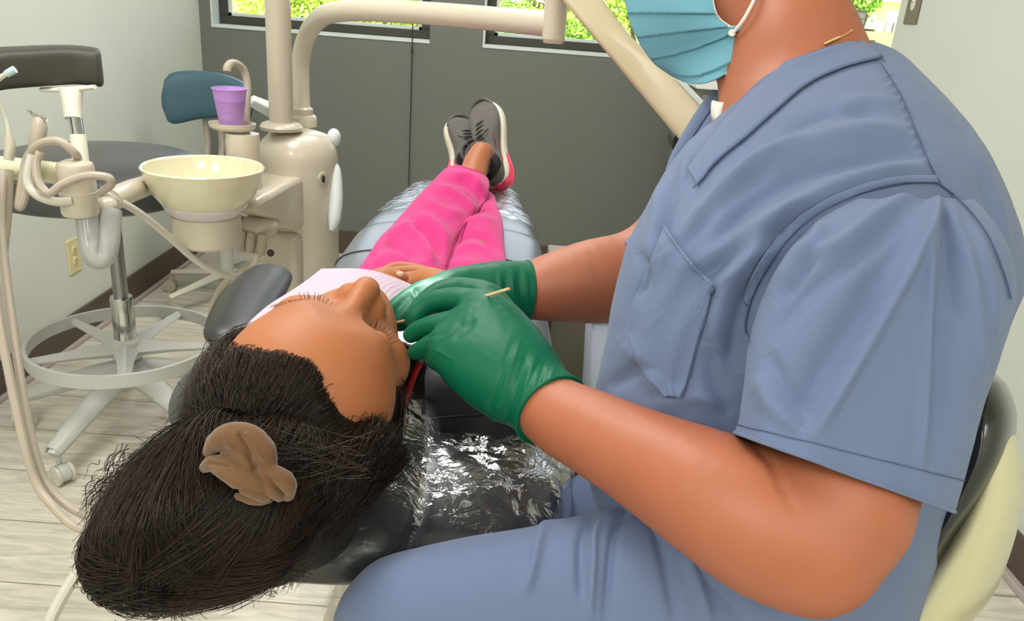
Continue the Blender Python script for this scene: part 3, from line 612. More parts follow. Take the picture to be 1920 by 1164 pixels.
# ------------------------------------------------------------------ assistant stool
S0 = np.array([*PZ(238, 655, 0.255)[:2], 0.0])
e = empty('assistant_stool', S0, 'tall charcoal stool with armrest pad and grey foot ring by the left wall', 'stool')
def caster(c, ang, parent, m=M_GREYB, s=1.0):
    c = np.array(c, float); d = np.array([math.cos(ang), math.sin(ang), 0]); n = np.array([-d[1], d[0], 0])
    k = MB().tube([c + [0, 0, 0.052 * s], c + [0, 0, 0.08 * s]], 0.008, 10)
    k.lathe([(0.0, -0.012 * s), (0.024 * s, -0.012 * s), (0.026 * s, 0), (0.024 * s, 0.012 * s), (0, 0.012 * s)], c + d * 0.012 + [0, 0, 0.030 * s], n, 22).build('caster', m, parent)
    for sd_ in (-1, 1):
        MB().lathe([(0.0, 0), (0.026 * s, 0), (0.027 * s, 0.004 * s), (0.026 * s, 0.009 * s), (0.008 * s, 0.011 * s), (0, 0.011 * s)], c + d * 0.012 + n * (0.013 * s * sd_) + [0, 0, 0.027 * s], n * sd_, 24).build('wheel', M_HOSE2 if m is M_GREYB else m, parent)
cz = [PZ(110, 905, 0.0), PZ(66, 790, 0.0)]
a0 = math.atan2(cz[0][1] - S0[1], cz[0][0] - S0[0])
for k in range(5):
    an = a0 - k * 2 * math.pi / 5; d = np.array([math.cos(an), math.sin(an), 0]); Rr = 0.30
    MB().tube([S0 + [0, 0, 0.19] + d * 0.02, S0 + [0, 0, 0.165] + d * 0.12, S0 + [0, 0, 0.10] + d * Rr, S0 + [0, 0, 0.095] + d * (Rr + 0.015)], [0.040, 0.034, 0.025, 0.020], 12, sub=4, flat=0.8).build('leg', M_GREYB, e)
    caster(S0 + d * Rr, an + 1.2, e)
MB().lathe([(0.030, 0.14), (0.045, 0.16), (0.045, 0.215), (0.03, 0.225)], S0, n=32).build('hub', M_GREYB, e)
rg_z = 0.275
rr = MB(); ring = [S0 + np.array([0.252 * math.cos(t), 0.252 * math.sin(t), rg_z]) for t in np.linspace(0, 2 * math.pi, 73)[:-1]]
for i in range(72):
    pass
n_ = 72; vv = []; ff = []
for (r_, z_) in ((0.247, rg_z - 0.018), (0.257, rg_z - 0.018), (0.257, rg_z + 0.018), (0.247, rg_z + 0.018)):
    for i in range(n_): t = 2 * math.pi * i / n_; vv.append(S0 + np.array([r_ * math.cos(t), r_ * math.sin(t), z_]))
for j in range(4):
    for i in range(n_): ff.append((j * n_ + i, j * n_ + (i + 1) % n_, ((j + 1) % 4) * n_ + (i + 1) % n_, ((j + 1) % 4) * n_ + i))
MB().add(vv, ff).build('foot_ring', M_GREYB, e)
for k in range(5):
    an = a0 + 0.62 - k * 2 * math.pi / 5; d = np.array([math.cos(an), math.sin(an), 0])
    MB().tube([S0 + [0, 0, 0.262] + d * 0.03, S0 + [0, 0, 0.268] + d * 0.12, S0 + [0, 0, rg_z] + d * 0.253], [0.036, 0.024, 0.016], 4, flat=0.75).build('spoke', M_GREYB, e, smooth=False, bevel=0.004)
MB().lathe([(0.042, 0.235), (0.045, 0.25), (0.04, 0.285), (0.028, 0.295)], S0, n=32).build('ring_hub', M_GREYB, e)
zh = PY(238, 560, S0[1])[2]
MB().lathe([(0.030, 0.25), (0.030, zh), (0.028, zh + 0.006), (0.021, zh + 0.006)], S0, n=32).build('chrome_sleeve', M_CHROME, e)
zseat = 0.705
MB().lathe([(0.0195, zh - 0.02), (0.0195, zseat), (0.017, zseat)], S0, n=24).build('column', mat('steel_column', (150, 150, 148), 0.3, 0.9), e)
MB().lathe([(0.02, zseat - 0.045), (0.10, zseat - 0.02), (0.13, zseat), (0.0, zseat)], S0, n=40).build('seat_plate', M_GREYB, e)
sc_ = S0 + np.array([-0.02, -0.02, 0])
MB().lathe([(0, zseat), (0.23, zseat), (0.262, zseat + 0.012), (0.274, zseat + 0.045), (0.268, zseat + 0.085), (0.240, zseat + 0.106), (0.14, zseat + 0.114), (0, zseat + 0.110)], sc_, n=72).build('seat', M_SEATV, e)
# armrest post and pad
ap = P(150, 290, 1.80); at = P(133, 165, 1.80)
MB().tube([S0 + [0.02, -0.05, zseat - 0.02], [ap[0], ap[1] - 0.0, zseat - 0.025], [ap[0], ap[1], ap[2] - 0.02]], [0.014, 0.016, 0.016], 10).build('support_bracket', M_DARKP, e)
MB().tube([ap + [0, 0, -0.04], P(146, 252, 1.8)], 0.0175, 20).build('lower_post', M_WHITEP, e)
MB().tube([P(147, 262, 1.8), P(138, 205, 1.8)], 0.0140, 16).build('steel_post', M_CHROME, e)
MB().lathe([(0.0185, 0), (0.021, 0.035), (0.025, 0.062), (0.025, 0.064)], P(137, 222, 1.8), P(133, 170, 1.8) - P(137, 222, 1.8), 24).build('post_sleeve', M_WHITEP, e)
MB().tube([P(78, 168, 1.8), P(130, 168, 1.8), P(178, 163, 1.8)], [0.010, 0.013, 0.010], 14, flat=0.5, upv=(0, 0, 1)).build('pad_plate', M_WHITEP, e)
pp = [P(-150, 165, 1.60), P(-90, 145, 1.66), P(-20, 130, 1.73), P(60, 124, 1.79), P(130, 121, 1.84), P(172, 124, 1.86), P(192, 128, 1.87)]
G = []
q = catmull(np.array(pp), 8); m_ = len(q)
for i in range(m_):
    T = q[min(i + 1, m_ - 1)] - q[max(i - 1, 0)]; T /= np.linalg.norm(T); s_ = np.cross(T, [0, 0, 1]); s_ /= np.linalg.norm(s_)
    en = min(1.0, (m_ - 1 - i) / 3.5 + 0.0); en = math.sqrt(max(0.02, 1 - (1 - en) ** 2)) if en < 1 else 1
    t = np.arange(40) * 2 * math.pi / 40; c, s2 = np.cos(t), np.sin(t); ex = 2 / 4.5
    G.append(q[i] + np.outer(np.sign(c) * np.abs(c) ** ex, s_ * 0.055 * en) + np.outer(np.sign(s2) * np.abs(s2) ** ex, [0, 0, 0.042 * (0.75 + 0.25 * en)]))
G = np.array(G); v, f = G.reshape(-1, 3), [tuple(x) for x in grid_faces(m_, 40)]
MB().add(v, f + [tuple(range(39, -1, -1)), tuple((m_ - 1) * 40 + i for i in range(40))]).build('armrest_pad', M_PADV, e)
tp = G[:, 5] * 0.5 + G[:, 6] * 0.5
MB().tube(G[:-3, 35] + [0, 0, 0.001], 0.0013, 6).build('piping', M_BLACKV, e)

# ------------------------------------------------------------------ teal chair in the corner
cb = P(395, 178, 3.18); K0 = np.array([cb[0] + 0.06, cb[1] - 0.10, 0.0])
e = empty('office_chair', K0, 'teal vinyl chair with grey base in the far left corner', 'chair')
G = []
for i, t in enumerate(np.linspace(-1, 1, 25)):
    x = t * 0.175; y = 0.035 * t * t; zc = -0.028 * t * t + 0.006 * t; hh = (0.090 - 0.016 * t) * (1 - abs(t) ** 12) ** 0.5 if abs(t) < 1 else 0.02
    hh = max(hh, 0.045); th = np.arange(32) * 2 * math.pi / 32
    c, s2 = np.cos(th), np.sin(th); sc = 1 if abs(t) < 0.99 else 0.7
    G.append(np.stack([np.full(32, x), cb[1] - y - 0.032 * np.sign(c) * np.abs(c) ** .6 * sc, cb[2] + zc + hh * np.sign(s2) * np.abs(s2) ** .6 * sc], 1) + [cb[0], 0, 0])
G = np.array(G); MB().add(G.reshape(-1, 3), [tuple(x) for x in grid_faces(25, 32)] + [tuple(range(31, -1, -1)), tuple(24 * 32 + i for i in range(32))]).build('backrest', M_TEAL, e)
for dx, m in ((-0.03, M_DARKP), (0.03, M_SILL)):
    MB().tube([cb + [dx - 0.01, 0.03, -0.07], cb + [dx - 0.01, 0.04, -0.2], [cb[0] + dx, K0[1] + 0.05, 0.47]], 0.014, 8).build('back_post', M_HOSE, e)
MB().lathe([(0, 0.485), (0.19, 0.485), (0.215, 0.50), (0.218, 0.525), (0.20, 0.55), (0.10, 0.56), (0, 0.56)], K0, n=48).build('seat', M_TEAL, e)
MB().lathe([(0.03, 0.08), (0.03, 0.30), (0.018, 0.30), (0.018, 0.486)], K0, n=24).build('column', M_GREYB, e)
kc = PZ(325, 545, 0.0); a1 = math.atan2(kc[1] - K0[1], kc[0] - K0[0]); R1 = min(0.33, np.linalg.norm(kc[:2] - K0[:2]))
for k in range(5):
    an = a1 + k * 2 * math.pi / 5; d = np.array([math.cos(an), math.sin(an), 0])
    MB().tube([K0 + [0, 0, 0.13], K0 + [0, 0, 0.085] + d * R1], [0.028, 0.016], 4, flat=0.8).build('leg', M_HOSE2, e, smooth=False, bevel=0.005)
    caster(K0 + d * R1, an + 0.5, e, M_HOSE)

# ------------------------------------------------------------------ cream beam on the right, cart behind the arm, floor cables
e = empty('tray_arm', P(1290, 200, 1.55), 'cream sloping instrument tray arm between the middle window and the operator', 'tray arm')
M_CREAM = mat('cream_enamel', (216, 200, 168), 0.3, coat=0.3)
g = loft([(1035, -40, 1120, -20, 1.52, 0.030, 5), (1055, 0, 1132, 2, 1.52, 0.032, 5), (1120, 78, 1192, 78, 1.53, 0.035, 5), (1165, 132, 1245, 118, 1.54, 0.038, 5), (1210, 186, 1300, 172, 1.55, 0.04, 5), (1262, 248, 1345, 240, 1.56, 0.04, 5), (1300, 296, 1380, 285, 1.57, 0.035, 5)], 40, 6)
m_, n_, _ = g.shape
MB().add(g.reshape(-1, 3), [tuple(x) for x in grid_faces(m_, n_)] + [tuple(range(n_)), tuple((m_ - 1) * n_ + i for i in range(n_))]).build('beam', M_CREAM, e)
MB().tube([P(1268, 145, 1.51), P(1345, 225, 1.52)], 0.006, 6).build('edge_strip', M_SILL, e)
MB().lathe([(0.035, -0.03), (0.035, 0.03), (0.0, 0.03)], P(1290, 262, 1.57), (0, 1, 0.1), 28).build('hinge', M_BLACKV, e)
ct0 = P(1031, 600, 1.9); cz0 = ct0[2] + 0.09
M_TPE = mat('taupe_cabinet', (138, 130, 112), 0.5); M_BLUEW = mat('blue_white_panel', (196, 206, 232), 0.4); M_PURP = mat('plum_edge', (60, 46, 52), 0.5)
e = empty('delivery_cart', (ct0[0] + 0.16, ct0[1] + 0.13, 0), 'taupe cart standing on the floor behind the operator\'s far forearm', 'cart')
MB().box((ct0[0], ct0[1], 0.05), (ct0[0] + 0.34, ct0[1] + 0.26, cz0)).build('body', M_TPE, e, smooth=False, bevel=0.004)
MB().box((ct0[0] - 0.005, ct0[1] - 0.004, 0.05), (ct0[0] + 0.004, ct0[1] + 0.27, cz0)).build('edge_band', M_PURP, e, smooth=False)
MB().box((ct0[0] - 0.01, ct0[1] - 0.01, cz0), (ct0[0] + 0.35, ct0[1] + 0.27, cz0 + 0.02)).build('top', M_TPE, e, smooth=False, bevel=0.004)
for dx in (0.03, 0.31):
    for dy in (0.04, 0.22): MB().lathe([(0.0, -0.01), (0.025, -0.01), (0.025, 0.01), (0, 0.01)], (ct0[0] + dx, ct0[1] + dy, 0.025), (1, 0, 0), 18).build('wheel', M_DARKP, e)
wb = P(1112, 606, 1.62); wz = wb[2]
e = empty('waste_bin', (wb[0] + 0.13, wb[1] + 0.10, 0), 'blue white bin beside the operator\'s far forearm in front of the cart', 'bin')
MB().prism([(wb[0] + 0.035, 0.0), (wb[0] + 0.23, 0.0), (wb[0] + 0.26, wz), (wb[0], wz)], wb[1], wb[1] + 0.2).build('body', M_BLUEW, e, smooth=False, bevel=0.006)
MB().box((wb[0] - 0.006, wb[1] - 0.006, wz), (wb[0] + 0.266, wb[1] + 0.206, wz + 0.014)).build('lid', M_BLUEW, e, smooth=False, bevel=0.004)
for i, (pts, lb) in enumerate((([(985, 612), (1005, 622), (1022, 636), (1040, 652), (1080, 665)], 'upper thin dark cable on the floor by the cart'), ([(985, 650), (1005, 648), (1022, 656), (1045, 668), (1080, 690)], 'lower thin dark cable on the floor by the cart'))):
    tag(MB().tube([PZ(x, y, 0.004) for x, y in pts], 0.0035, 8, sub=5).build('floor_cable', M_DARKP), lb, 'cable')
# ------------------------------------------------------------------ patient chair
M_CHAIRV = mat('chair_vinyl', (52, 53, 56), 0.34, bump=(350, 0.1)); M_SEATG = mat('seat_vinyl', (104, 110, 118), 0.27, bump=(300, 0.08))
M_FILM = glass_mat('plastic_film', (0.96, 0.96, 0.97), rough=0.08, base=0.012, fres=1.3, gain=0.42, bump=(26, 0.5))
def slab(rows, n=64, sub=8, p=3.0):           # rows: y, cx, half width, cz, half thickness
    q = catmull(np.array(rows, float), sub); th = np.arange(n) * 2 * math.pi / n; c, s_ = np.cos(th), np.sin(th); e = 2 / p
    return np.array([np.stack([cx + hw * np.sign(c) * np.abs(c) ** e, np.full(n, y), cz + t * np.sign(s_) * np.abs(s_) ** e], 1) for y, cx, hw, cz, t in q])
def capped(G):
    m_, n_ = G.shape[:2]; f = [tuple(x) for x in grid_faces(m_, n_)]
    return G.reshape(-1, 3), f + [tuple(range(n_ - 1, -1, -1)), tuple((m_ - 1) * n_ + i for i in range(n_))]
CH = empty('dental_chair', (-0.15, 1.45, 0), 'reclined dental chair with dark vinyl cushions wrapped in clear plastic under the patient', 'dental chair')
def add(G, nm, m, parent=CH): return MB().add(*capped(G)).build(nm, m, parent)
backrows = [(0.63, -0.06, 0.05, 0.742, 0.02), (0.65, -0.07, 0.10, 0.742, 0.034), (0.70, -0.10, 0.155, 0.742, 0.042), (0.80, -0.125, 0.195, 0.742, 0.045), (1.0, -0.14, 0.215, 0.735, 0.045), (1.3, -0.14, 0.205, 0.73, 0.045), (1.40, -0.14, 0.19, 0.73, 0.04), (1.43, -0.14, 0.17, 0.73, 0.02)]
headrows = [(0.575, -0.175, 0.05, 0.768, 0.012), (0.59, -0.18, 0.085, 0.77, 0.026), (0.62, -0.19, 0.108, 0.776, 0.034), (0.68, -0.20, 0.122, 0.782, 0.038), (0.78, -0.21, 0.128, 0.79, 0.04), (0.84, -0.215, 0.115, 0.79, 0.034), (0.86, -0.215, 0.09, 0.79, 0.015)]
seatrows = [(1.30, -0.145, 0.17, 0.745, 0.03), (1.33, -0.145, 0.19, 0.745, 0.05), (1.45, -0.145, 0.20, 0.75, 0.055), (1.62, -0.145, 0.20, 0.755, 0.055), (1.68, -0.145, 0.195, 0.755, 0.05)]
legrows = [(1.66, -0.147, 0.192, 0.757, 0.05), (1.75, -0.15, 0.19, 0.755, 0.052), (1.90, -0.152, 0.175, 0.75, 0.05), (2.05, -0.155, 0.16, 0.748, 0.048), (2.15, -0.157, 0.145, 0.748, 0.044), (2.20, -0.157, 0.12, 0.748, 0.034), (2.22, -0.157, 0.08, 0.748, 0.018)]
add(slab(backrows), 'back_cushion', M_CHAIRV); add(slab(headrows), 'headrest', M_CHAIRV); add(slab(seatrows), 'seat_cushion', M_SEATG); add(slab(legrows), 'leg_cushion', M_SEATG)
sr = slab(seatrows, p=3.0); k = int(len(sr) * 0.5)
ring_ = sr[k] + (sr[k] - sr[k].mean(0)) * 0.004
MB().tube(ring_, 0.0022, 6, closed=True).build('seam', M_BLACKV, CH)
MB().ellipsoid(P(428, 748, 0.83), (0.054, 0.075, 0.042), n=40).build('headrest_wing', M_CHAIRV, CH)
MB().tube([(-0.19, 0.72, 0.765), (-0.18, 0.95, 0.70)], 0.03, 4).build('headrest_bar', M_CHROME, CH)
MB().box((-0.27, 1.0, 0.60), (-0.02, 1.75, 0.70)).build('seat_frame', M_DARKP, CH, smooth=False, bevel=0.02)
MB().box((-0.24, 1.25, 0.12), (-0.06, 1.50, 0.62)).build('lift_column', M_UNIT2, CH, smooth=False, bevel=0.03)
MB().box((-0.33, 1.05, 0.0), (0.03, 1.95, 0.12)).build('base', M_UNIT2, CH, smooth=False, bevel=0.04)
ar = [P(425, 650, 1.00), P(436, 625, 1.03), P(462, 570, 1.14), P(492, 532, 1.24), P(508, 513, 1.30), P(514, 505, 1.325)]
MB().tube(ar, [0.020, 0.036, 0.0415, 0.0405, 0.034, 0.015], 28, sub=6, flat=0.45, upv=(0.1, 0, 1)).build('armrest', M_BLACKV, CH)
MB().tube([P(470, 590, 1.14), (-0.36, 1.25, 0.66), (-0.25, 1.3, 0.64)], 0.018, 12).build('armrest_bracket', M_DARKP, CH)

# clear covers: over the headrest and shoulders of the backrest, over the foot end
def wrinkle(G, amp, s, seed, grow=0.003, N=None):
    N = grid_normals(G); c = G.mean(axis=(0, 1)); sg = 1 if ((G - c) * N).sum() > 0 else -1
    n = noise3(G, s, seed); n2 = np.abs(noise3(G * np.array([1, 0.35, 1]), s * 1.6, seed + 5))
    return G + N * sg * (grow + amp * (n * 0.5 + 0.5) + amp * (0.6 - n2))[..., None]
b2 = [(0.60, -0.05, 0.05, 0.745, 0.012)] + [(y, cx, hw + 0.006, cz, t + 0.004) for y, cx, hw, cz, t in backrows[1:5]]
G = wrinkle(slab(b2, 200, 26), 0.008, 44, 3)
fm = link('backrest_cover', G.reshape(-1, 3), grid_faces(*G.shape[:2]), M_FILM, CH, auto=None)
h2 = [(y, cx, hw + 0.008, cz, t + 0.006) for y, cx, hw, cz, t in headrows]
G = wrinkle(slab(h2, 160, 16), 0.004, 26, 9); link('headrest_cover', G.reshape(-1, 3), grid_faces(*G.shape[:2]), M_FILM, CH, auto=None)
l2 = [(y, cx, hw + 0.004, cz, t + 0.002) for y, cx, hw, cz, t in legrows[1:]]
G = wrinkle(slab(l2, 160, 16) , 0.0035, 26, 4, 0.003); link('foot_cover', G.reshape(-1, 3), grid_faces(*G.shape[:2]), M_FILM, CH, auto=None)
# loose skirt of film hanging off the head end
rows = []
for i, t in enumerate(np.linspace(0, 1, 46)):
    row = []
    for s_ in np.linspace(0, 1, 90):
        a = P(560 + 520 * s_, 1010 - 130 * s_ + 25 * math.sin(s_ * 9), 0.77 + 0.12 * s_)
        b = a + np.array([0.01 * math.sin(s_ * 22), -0.02 - 0.02 * math.cos(s_ * 17), -0.24 + 0.10 * s_])
        p = a + (b - a) * t; p[1] += 0.012 * math.sin(s_ * 40 + t * 4) * t + 0.006 * math.sin(s_ * 95 + t * 9) * t; row.append(p)
    rows.append(row)
G = np.array(rows); link('hanging_film', G.reshape(-1, 3), grid_faces(*G.shape[:2], False), M_FILM, CH, auto=None)

# ------------------------------------------------------------------ patient
M_SKIN = mat('patient_skin', (174, 105, 63), 0.54, noise=(22, 0.07), sss=0.12, bump=(380, 0.05, 0.0006)); M_PINK = mat('pink_scrub_cloth', (200, 26, 118), 0.8, noise=(10, 0.05), sheen=0.15, weave=(900, 0.15)); M_BLACKT = mat('black_shirt', (36, 34, 37), 0.62, noise=(20, 0.1), sheen=0.1)
HR = np.array([[0.9297, 0.3664, -0.0374], [-0.0829, 0.1094, -0.9905], [-0.3588, 0.924, 0.1321]]); HT = np.array([-0.1764, 0.649, 0.9056])
def hw(v): return np.asarray(v, float) @ HR.T + HT       # head-local -> world
s = SDF((-0.095, -0.125, -0.20), (0.095, 0.135, 0.14), 0.00145)
s.ball((0, -0.012, 0.034), (0.0765, 0.097, 0.088), 0.0).ball((0, 0.030, 0.040), (0.066, 0.056, 0.056), 0.03)
s.ball((0, 0.018, -0.03), (0.061, 0.066, 0.070), 0.02)
for x in (-1, 1):
    s.ball((x * 0.043, 0.046, -0.030), (0.026, 0.026, 0.022), 0.02)
s.ball((0, 0.018, -0.072), (0.050, 0.060, 0.040), 0.03).ball((0, 0.070, -0.102), 0.018, 0.03).ball((0, 0.062, -0.070), (0.032, 0.026, 0.034), 0.02)
s.chain([(-0.047, 0.060, 0.012), (-0.030, 0.073, 0.020), (0, 0.079, 0.018), (0.030, 0.073, 0.020), (0.047, 0.060, 0.012)], [0.007, 0.010, 0.009, 0.010, 0.007], 0.022)
for x in (-1, 1):
    s.ball((x * 0.031, 0.0915, -0.004), (0.019, 0.0155, 0.013), 0.014, mode='sub')
    s.ball((x * 0.032, 0.0680, -0.003), (0.0160, 0.0135, 0.0130), 0.005)
    s.chain([(x * 0.018, 0.0765, -0.006), (x * 0.025, 0.0805, -0.0100), (x * 0.033, 0.0812, -0.0112), (x * 0.041, 0.0775, -0.0098), (x * 0.048, 0.0715, -0.0065)], [0.0019] * 5, 0.002, 'sub')
s.chain([(0, 0.081, 0.010), (0, 0.086, -0.006), (0, 0.0935, -0.022), (0, 0.0995, -0.035), (0, 0.1000, -0.042)], [0.0085, 0.0085, 0.0100, 0.0125, 0.0130], 0.016)
for x in (-1, 1):
    s.ball((x * 0.0155, 0.0875, -0.0445), (0.0088, 0.0105, 0.0095), 0.008)
    s.ball((x * 0.0085, 0.0945, -0.0565), (0.0042, 0.0072, 0.0065), 0.003, mode='sub')
s.chain([(-0.022, 0.080, -0.074), (-0.010, 0.0885, -0.0705), (0, 0.0885, -0.072), (0.010, 0.0885, -0.0705), (0.022, 0.080, -0.074)], [0.003, 0.0048, 0.0045, 0.0048, 0.003], 0.006)
s.chain([(-0.019, 0.080, -0.083), (0, 0.0875, -0.086), (0.019, 0.080, -0.083)], [0.003, 0.0058, 0.003], 0.006, sub=4)
s.ball((0, 0.091, -0.0785), (0.016, 0.010, 0.0035), 0.002, mode='sub')
for x in (-1, 1):
    Re = np.array([[0.94, -0.30 * x, 0.1], [0.30 * x, 0.94, 0.15], [-0.12, -0.12, 0.98]])
    s.ball((x * 0.079, -0.012, -0.018), (0.006, 0.018, 0.031), 0.006, Re).ball((x * 0.085, -0.008, -0.014), (0.005, 0.010, 0.019), 0.003, Re, 'sub')
s.chain([(0, -0.03, -0.07), (0, -0.042, -0.13), (0, -0.05, -0.195)], [0.052, 0.050, 0.056], 0.03)
hv, hf = s.mesh()
wm = np.clip((hv[:, 2] - 0.004) / 0.014, 0, 1)[:, None] * np.clip((hv[:, 1]) / 0.03, 0, 1)[:, None]      # even out the forehead only
for _ in range(40):
    S_ = np.zeros_like(hv); c_n = np.zeros(len(hv))
    for a in range(4):
        i, j = hf[:, a], hf[:, (a + 1) % 4]
        for k in range(3): S_[:, k] += np.bincount(i, hv[j, k], len(hv)) + np.bincount(j, hv[i, k], len(hv))
        c_n += np.bincount(i, minlength=len(hv)) + np.bincount(j, minlength=len(hv))
    hv = hv * (1 - 0.6 * wm) + 0.6 * wm * S_ / np.maximum(c_n, 1)[:, None]
HEADV = hv.copy(); headm = (hw(hv), hf)
# body under the clothes, arms and hands
s = SDF((-0.40, 0.76, 0.66), (0.14, 2.12, 0.98), 0.0045)
s.ball((-0.15, 1.0, 0.785), (0.13, 0.16, 0.062), 0).ball((-0.14, 1.20, 0.755), (0.12, 0.14, 0.042), 0.04)
s.chain([(-0.07, 1.30, 0.755), P(893, 500, 1.50), P(902, 415, 1.76), P(870, 362, 1.99)], [0.035, 0.030, 0.025, 0.022], 0.01).chain([(-0.21, 1.30, 0.755), P(760, 510, 1.47), P(838, 405, 1.76), P(880, 335, 1.97)], [0.035, 0.030, 0.025, 0.029], 0.01)
s.chain([hw((0, -0.04, -0.14)), (-0.165, 0.90, 0.82)], [0.048, 0.06], 0.04)
SHR, ELR, WRR = np.array((-0.015, 0.87, 0.785)), np.array((0.02, 1.06, 0.78)), P(838, 545, 1.22)
SHL, ELL, WRL = np.array((-0.27, 0.92, 0.775)), np.array((-0.30, 1.12, 0.77)), P(690, 535, 1.22)
s.chain([SHR, ELR, WRR], [0.045, 0.036, 0.024], 0.02).chain([SHL, ELL, WRL], [0.045, 0.036, 0.024], 0.02)
bodym = s.mesh()
a = P(700, 480, 1.3); s = SDF(P(700, 560, 1.22) - 0.05, P(860, 480, 1.34) + 0.05, 0.0016)
def fing(s, pts, rs, k=0.0022, mode='add'): s.chain([P(*p) for p in pts], [r * (0.86 if max(rs) < 0.013 else 0.95) for r in rs], k, mode, sub=5); return s
s.ball(P(722, 540, 1.24), (0.035, 0.035, 0.016), 0.01)
fing(s, [(690, 548, 1.22), (712, 532, 1.24), (735, 522, 1.26)], [0.024, 0.026, 0.020], 0.012)
fing(s, [(722, 508, 1.30), (742, 500, 1.31), (768, 500, 1.31), (795, 505, 1.30)], [0.0095, 0.0095, 0.0085, 0.0075])
fing(s, [(715, 520, 1.27), (738, 510, 1.285), (770, 507, 1.29), (805, 509, 1.285), (826, 514, 1.28)], [0.011, 0.0105, 0.0095, 0.009, 0.0075])
fing(s, [(712, 532, 1.25), (735, 522, 1.265), (770, 519, 1.27), (800, 520, 1.27), (818, 523, 1.265)], [0.012, 0.0105, 0.0095, 0.009, 0.0075])
fing(s, [(706, 540, 1.23), (730, 532, 1.25), (760, 530, 1.255), (790, 532, 1.255)], [0.012, 0.010, 0.009, 0.0075])
fing(s, [(716, 528, 1.235), (734, 520, 1.245), (750, 518, 1.25), (757, 521, 1.25)], [0.012, 0.0115, 0.0105, 0.008])
fing(s, [(838, 545, 1.22), (815, 532, 1.25), (795, 525, 1.26)], [0.024, 0.026, 0.020], 0.012)
for dy, L_ in ((0, 0), (8, 5), (16, 0)): fing(s, [(800, 520 + dy, 1.255), (770, 518 + dy, 1.262), (745 + L_, 522 + dy, 1.258)], [0.0105, 0.0095, 0.0075])
handm = s.mesh(smooth=0)
s = SDF(P(880, 330, 2.02) - 0.12, P(900, 280, 2.02) + 0.12, 0.003)
s.chain([P(868, 372, 1.93), P(886, 330, 1.99), P(893, 305, 2.03), P(903, 290, 2.06)], [0.045, 0.035, 0.032, 0.033], 0.02)
anklem = s.mesh()
PT = link('person', *merge(headm, bodym, handm, anklem), M_SKIN, None, (-0.15, 1.3, 0.79), auto=None)
tag(PT, 'reclining person in pink trousers with eyes closed on the dental chair, dark hair in bun', 'person')
fing_n = MB().ellipsoid(P(750, 514.5, 1.241), (0.0065, 0.003, 0.005)).build('thumbnail', mat('nail', (232, 186, 160), 0.25), PT)

# lashes and brows
M_LASH = mat('lash', (38, 24, 18), 0.6)
for x in (-1, 1):
    lm = MB()
    for t in np.linspace(0.1, 0.95, 11) + RNG.normal(size=11) * 0.025:
        b = np.array([x * (0.019 + 0.027 * t), 0.0785 + 0.0042 * math.sin(math.pi * min(1, t * 1.1)) - 0.004 * t, -0.0095 - 0.0022 * math.sin(math.pi * t)]); d = np.array([x * (t - 0.35) * 0.010 + RNG.normal() * 0.0008, 0.0052 + RNG.normal() * 0.0006, -0.0040])
        lm.tube([hw(b), hw(b + d * 0.6), hw(b + d + [0, 0.001, 0.0015])], [0.0004, 0.0003, 0.00015], 4)
    lm.build('eyelashes', M_LASH, PT)
# eyebrows of many fine hairs following the brow surface
def snap(pl):                                # push a local point onto the head skin
    d = ((HEADV - pl) ** 2).sum(1); return HEADV[d.argmin()]
for x in (-1, 1):
    bm_ = MB()
    for i in range(60):
        t = RNG.uniform(0, 1); base = snap(np.array([x * (0.017 + 0.036 * t), 0.075 - 0.018 * t * t + 0.004, 0.0145 + 0.006 * math.sin(t * 2.6) + RNG.uniform(-0.0025, 0.0025)]))
        n = base - np.array([0, -0.01, 0.0]); n /= np.linalg.norm(n); d = np.array([x * 0.8, -0.25, 0.15 + 0.5 * (1 - t)])
        bm_.tube([hw(base + n * 0.0001), hw(base + n * 0.0009 + d * 0.003), hw(base + n * 0.0006 + d * 0.006)], [0.00016, 0.00014, 0.00005], 3)
    bm_.build('eyebrow', mat('brow_hair', (112, 72, 46), 0.7) if x < 0 else MATS['brow_hair'], PT)

# black shirt
s = SDF((-0.50, 0.72, 0.62), (0.20, 1.50, 1.0), 0.004)
s.ball((-0.15, 0.99, 0.785), (0.145, 0.17, 0.072), 0).ball((-0.14, 1.10, 0.78), (0.135, 0.12, 0.066), 0.04)
s.chain([(-0.165, 0.89, 0.80), (-0.08, 0.86, 0.795), SHR], [0.062, 0.068, 0.068], 0.05).chain([(-0.165, 0.90, 0.80), SHL], [0.055, 0.052], 0.05)
s.chain([SHR, SHR + (ELR - SHR) * 0.6, ELR, ELR + (WRR - ELR) * 0.5], [0.068, 0.052, 0.043, 0.034], 0.02).chain([SHL, ELL, ELL + (WRL - ELL) * 0.5], [0.050, 0.042, 0.034], 0.02)
s.chain([hw((0, -0.05, -0.175)), hw((0, -0.055, -0.20))], [0.060, 0.066], 0.03)
v, f = s.mesh(smooth=2); n = vnormals(v, f); v = v + n * (0.0035 * noise3(v, 26, 2))[:, None]
shirt = link('black_shirt', v, f, M_BLACKT, PT, auto=None)
M_SEAMT = mat('shirt_seam', (16, 15, 16), 0.7)
def surf(px, py, v_list=(v,), lift=0.0015):   # nearest surface point of a mesh that projects to a photo pixel
    V = np.concatenate(v_list); x, y, z = proj(V); d = np.hypot(x - px, y - py); c = np.where(d < max(8, d.min() + 2))[0]; i = c[z[c].argmin()]
    r = P(px, py, 1.0) - EYE; return EYE + r * (z[i] - lift)
MB().tube([surf(x, y) for x, y in ((752, 795), (800, 786), (860, 780), (915, 777))], 0.0016, 6, sub=5).build('seam', M_SEAMT, shirt)

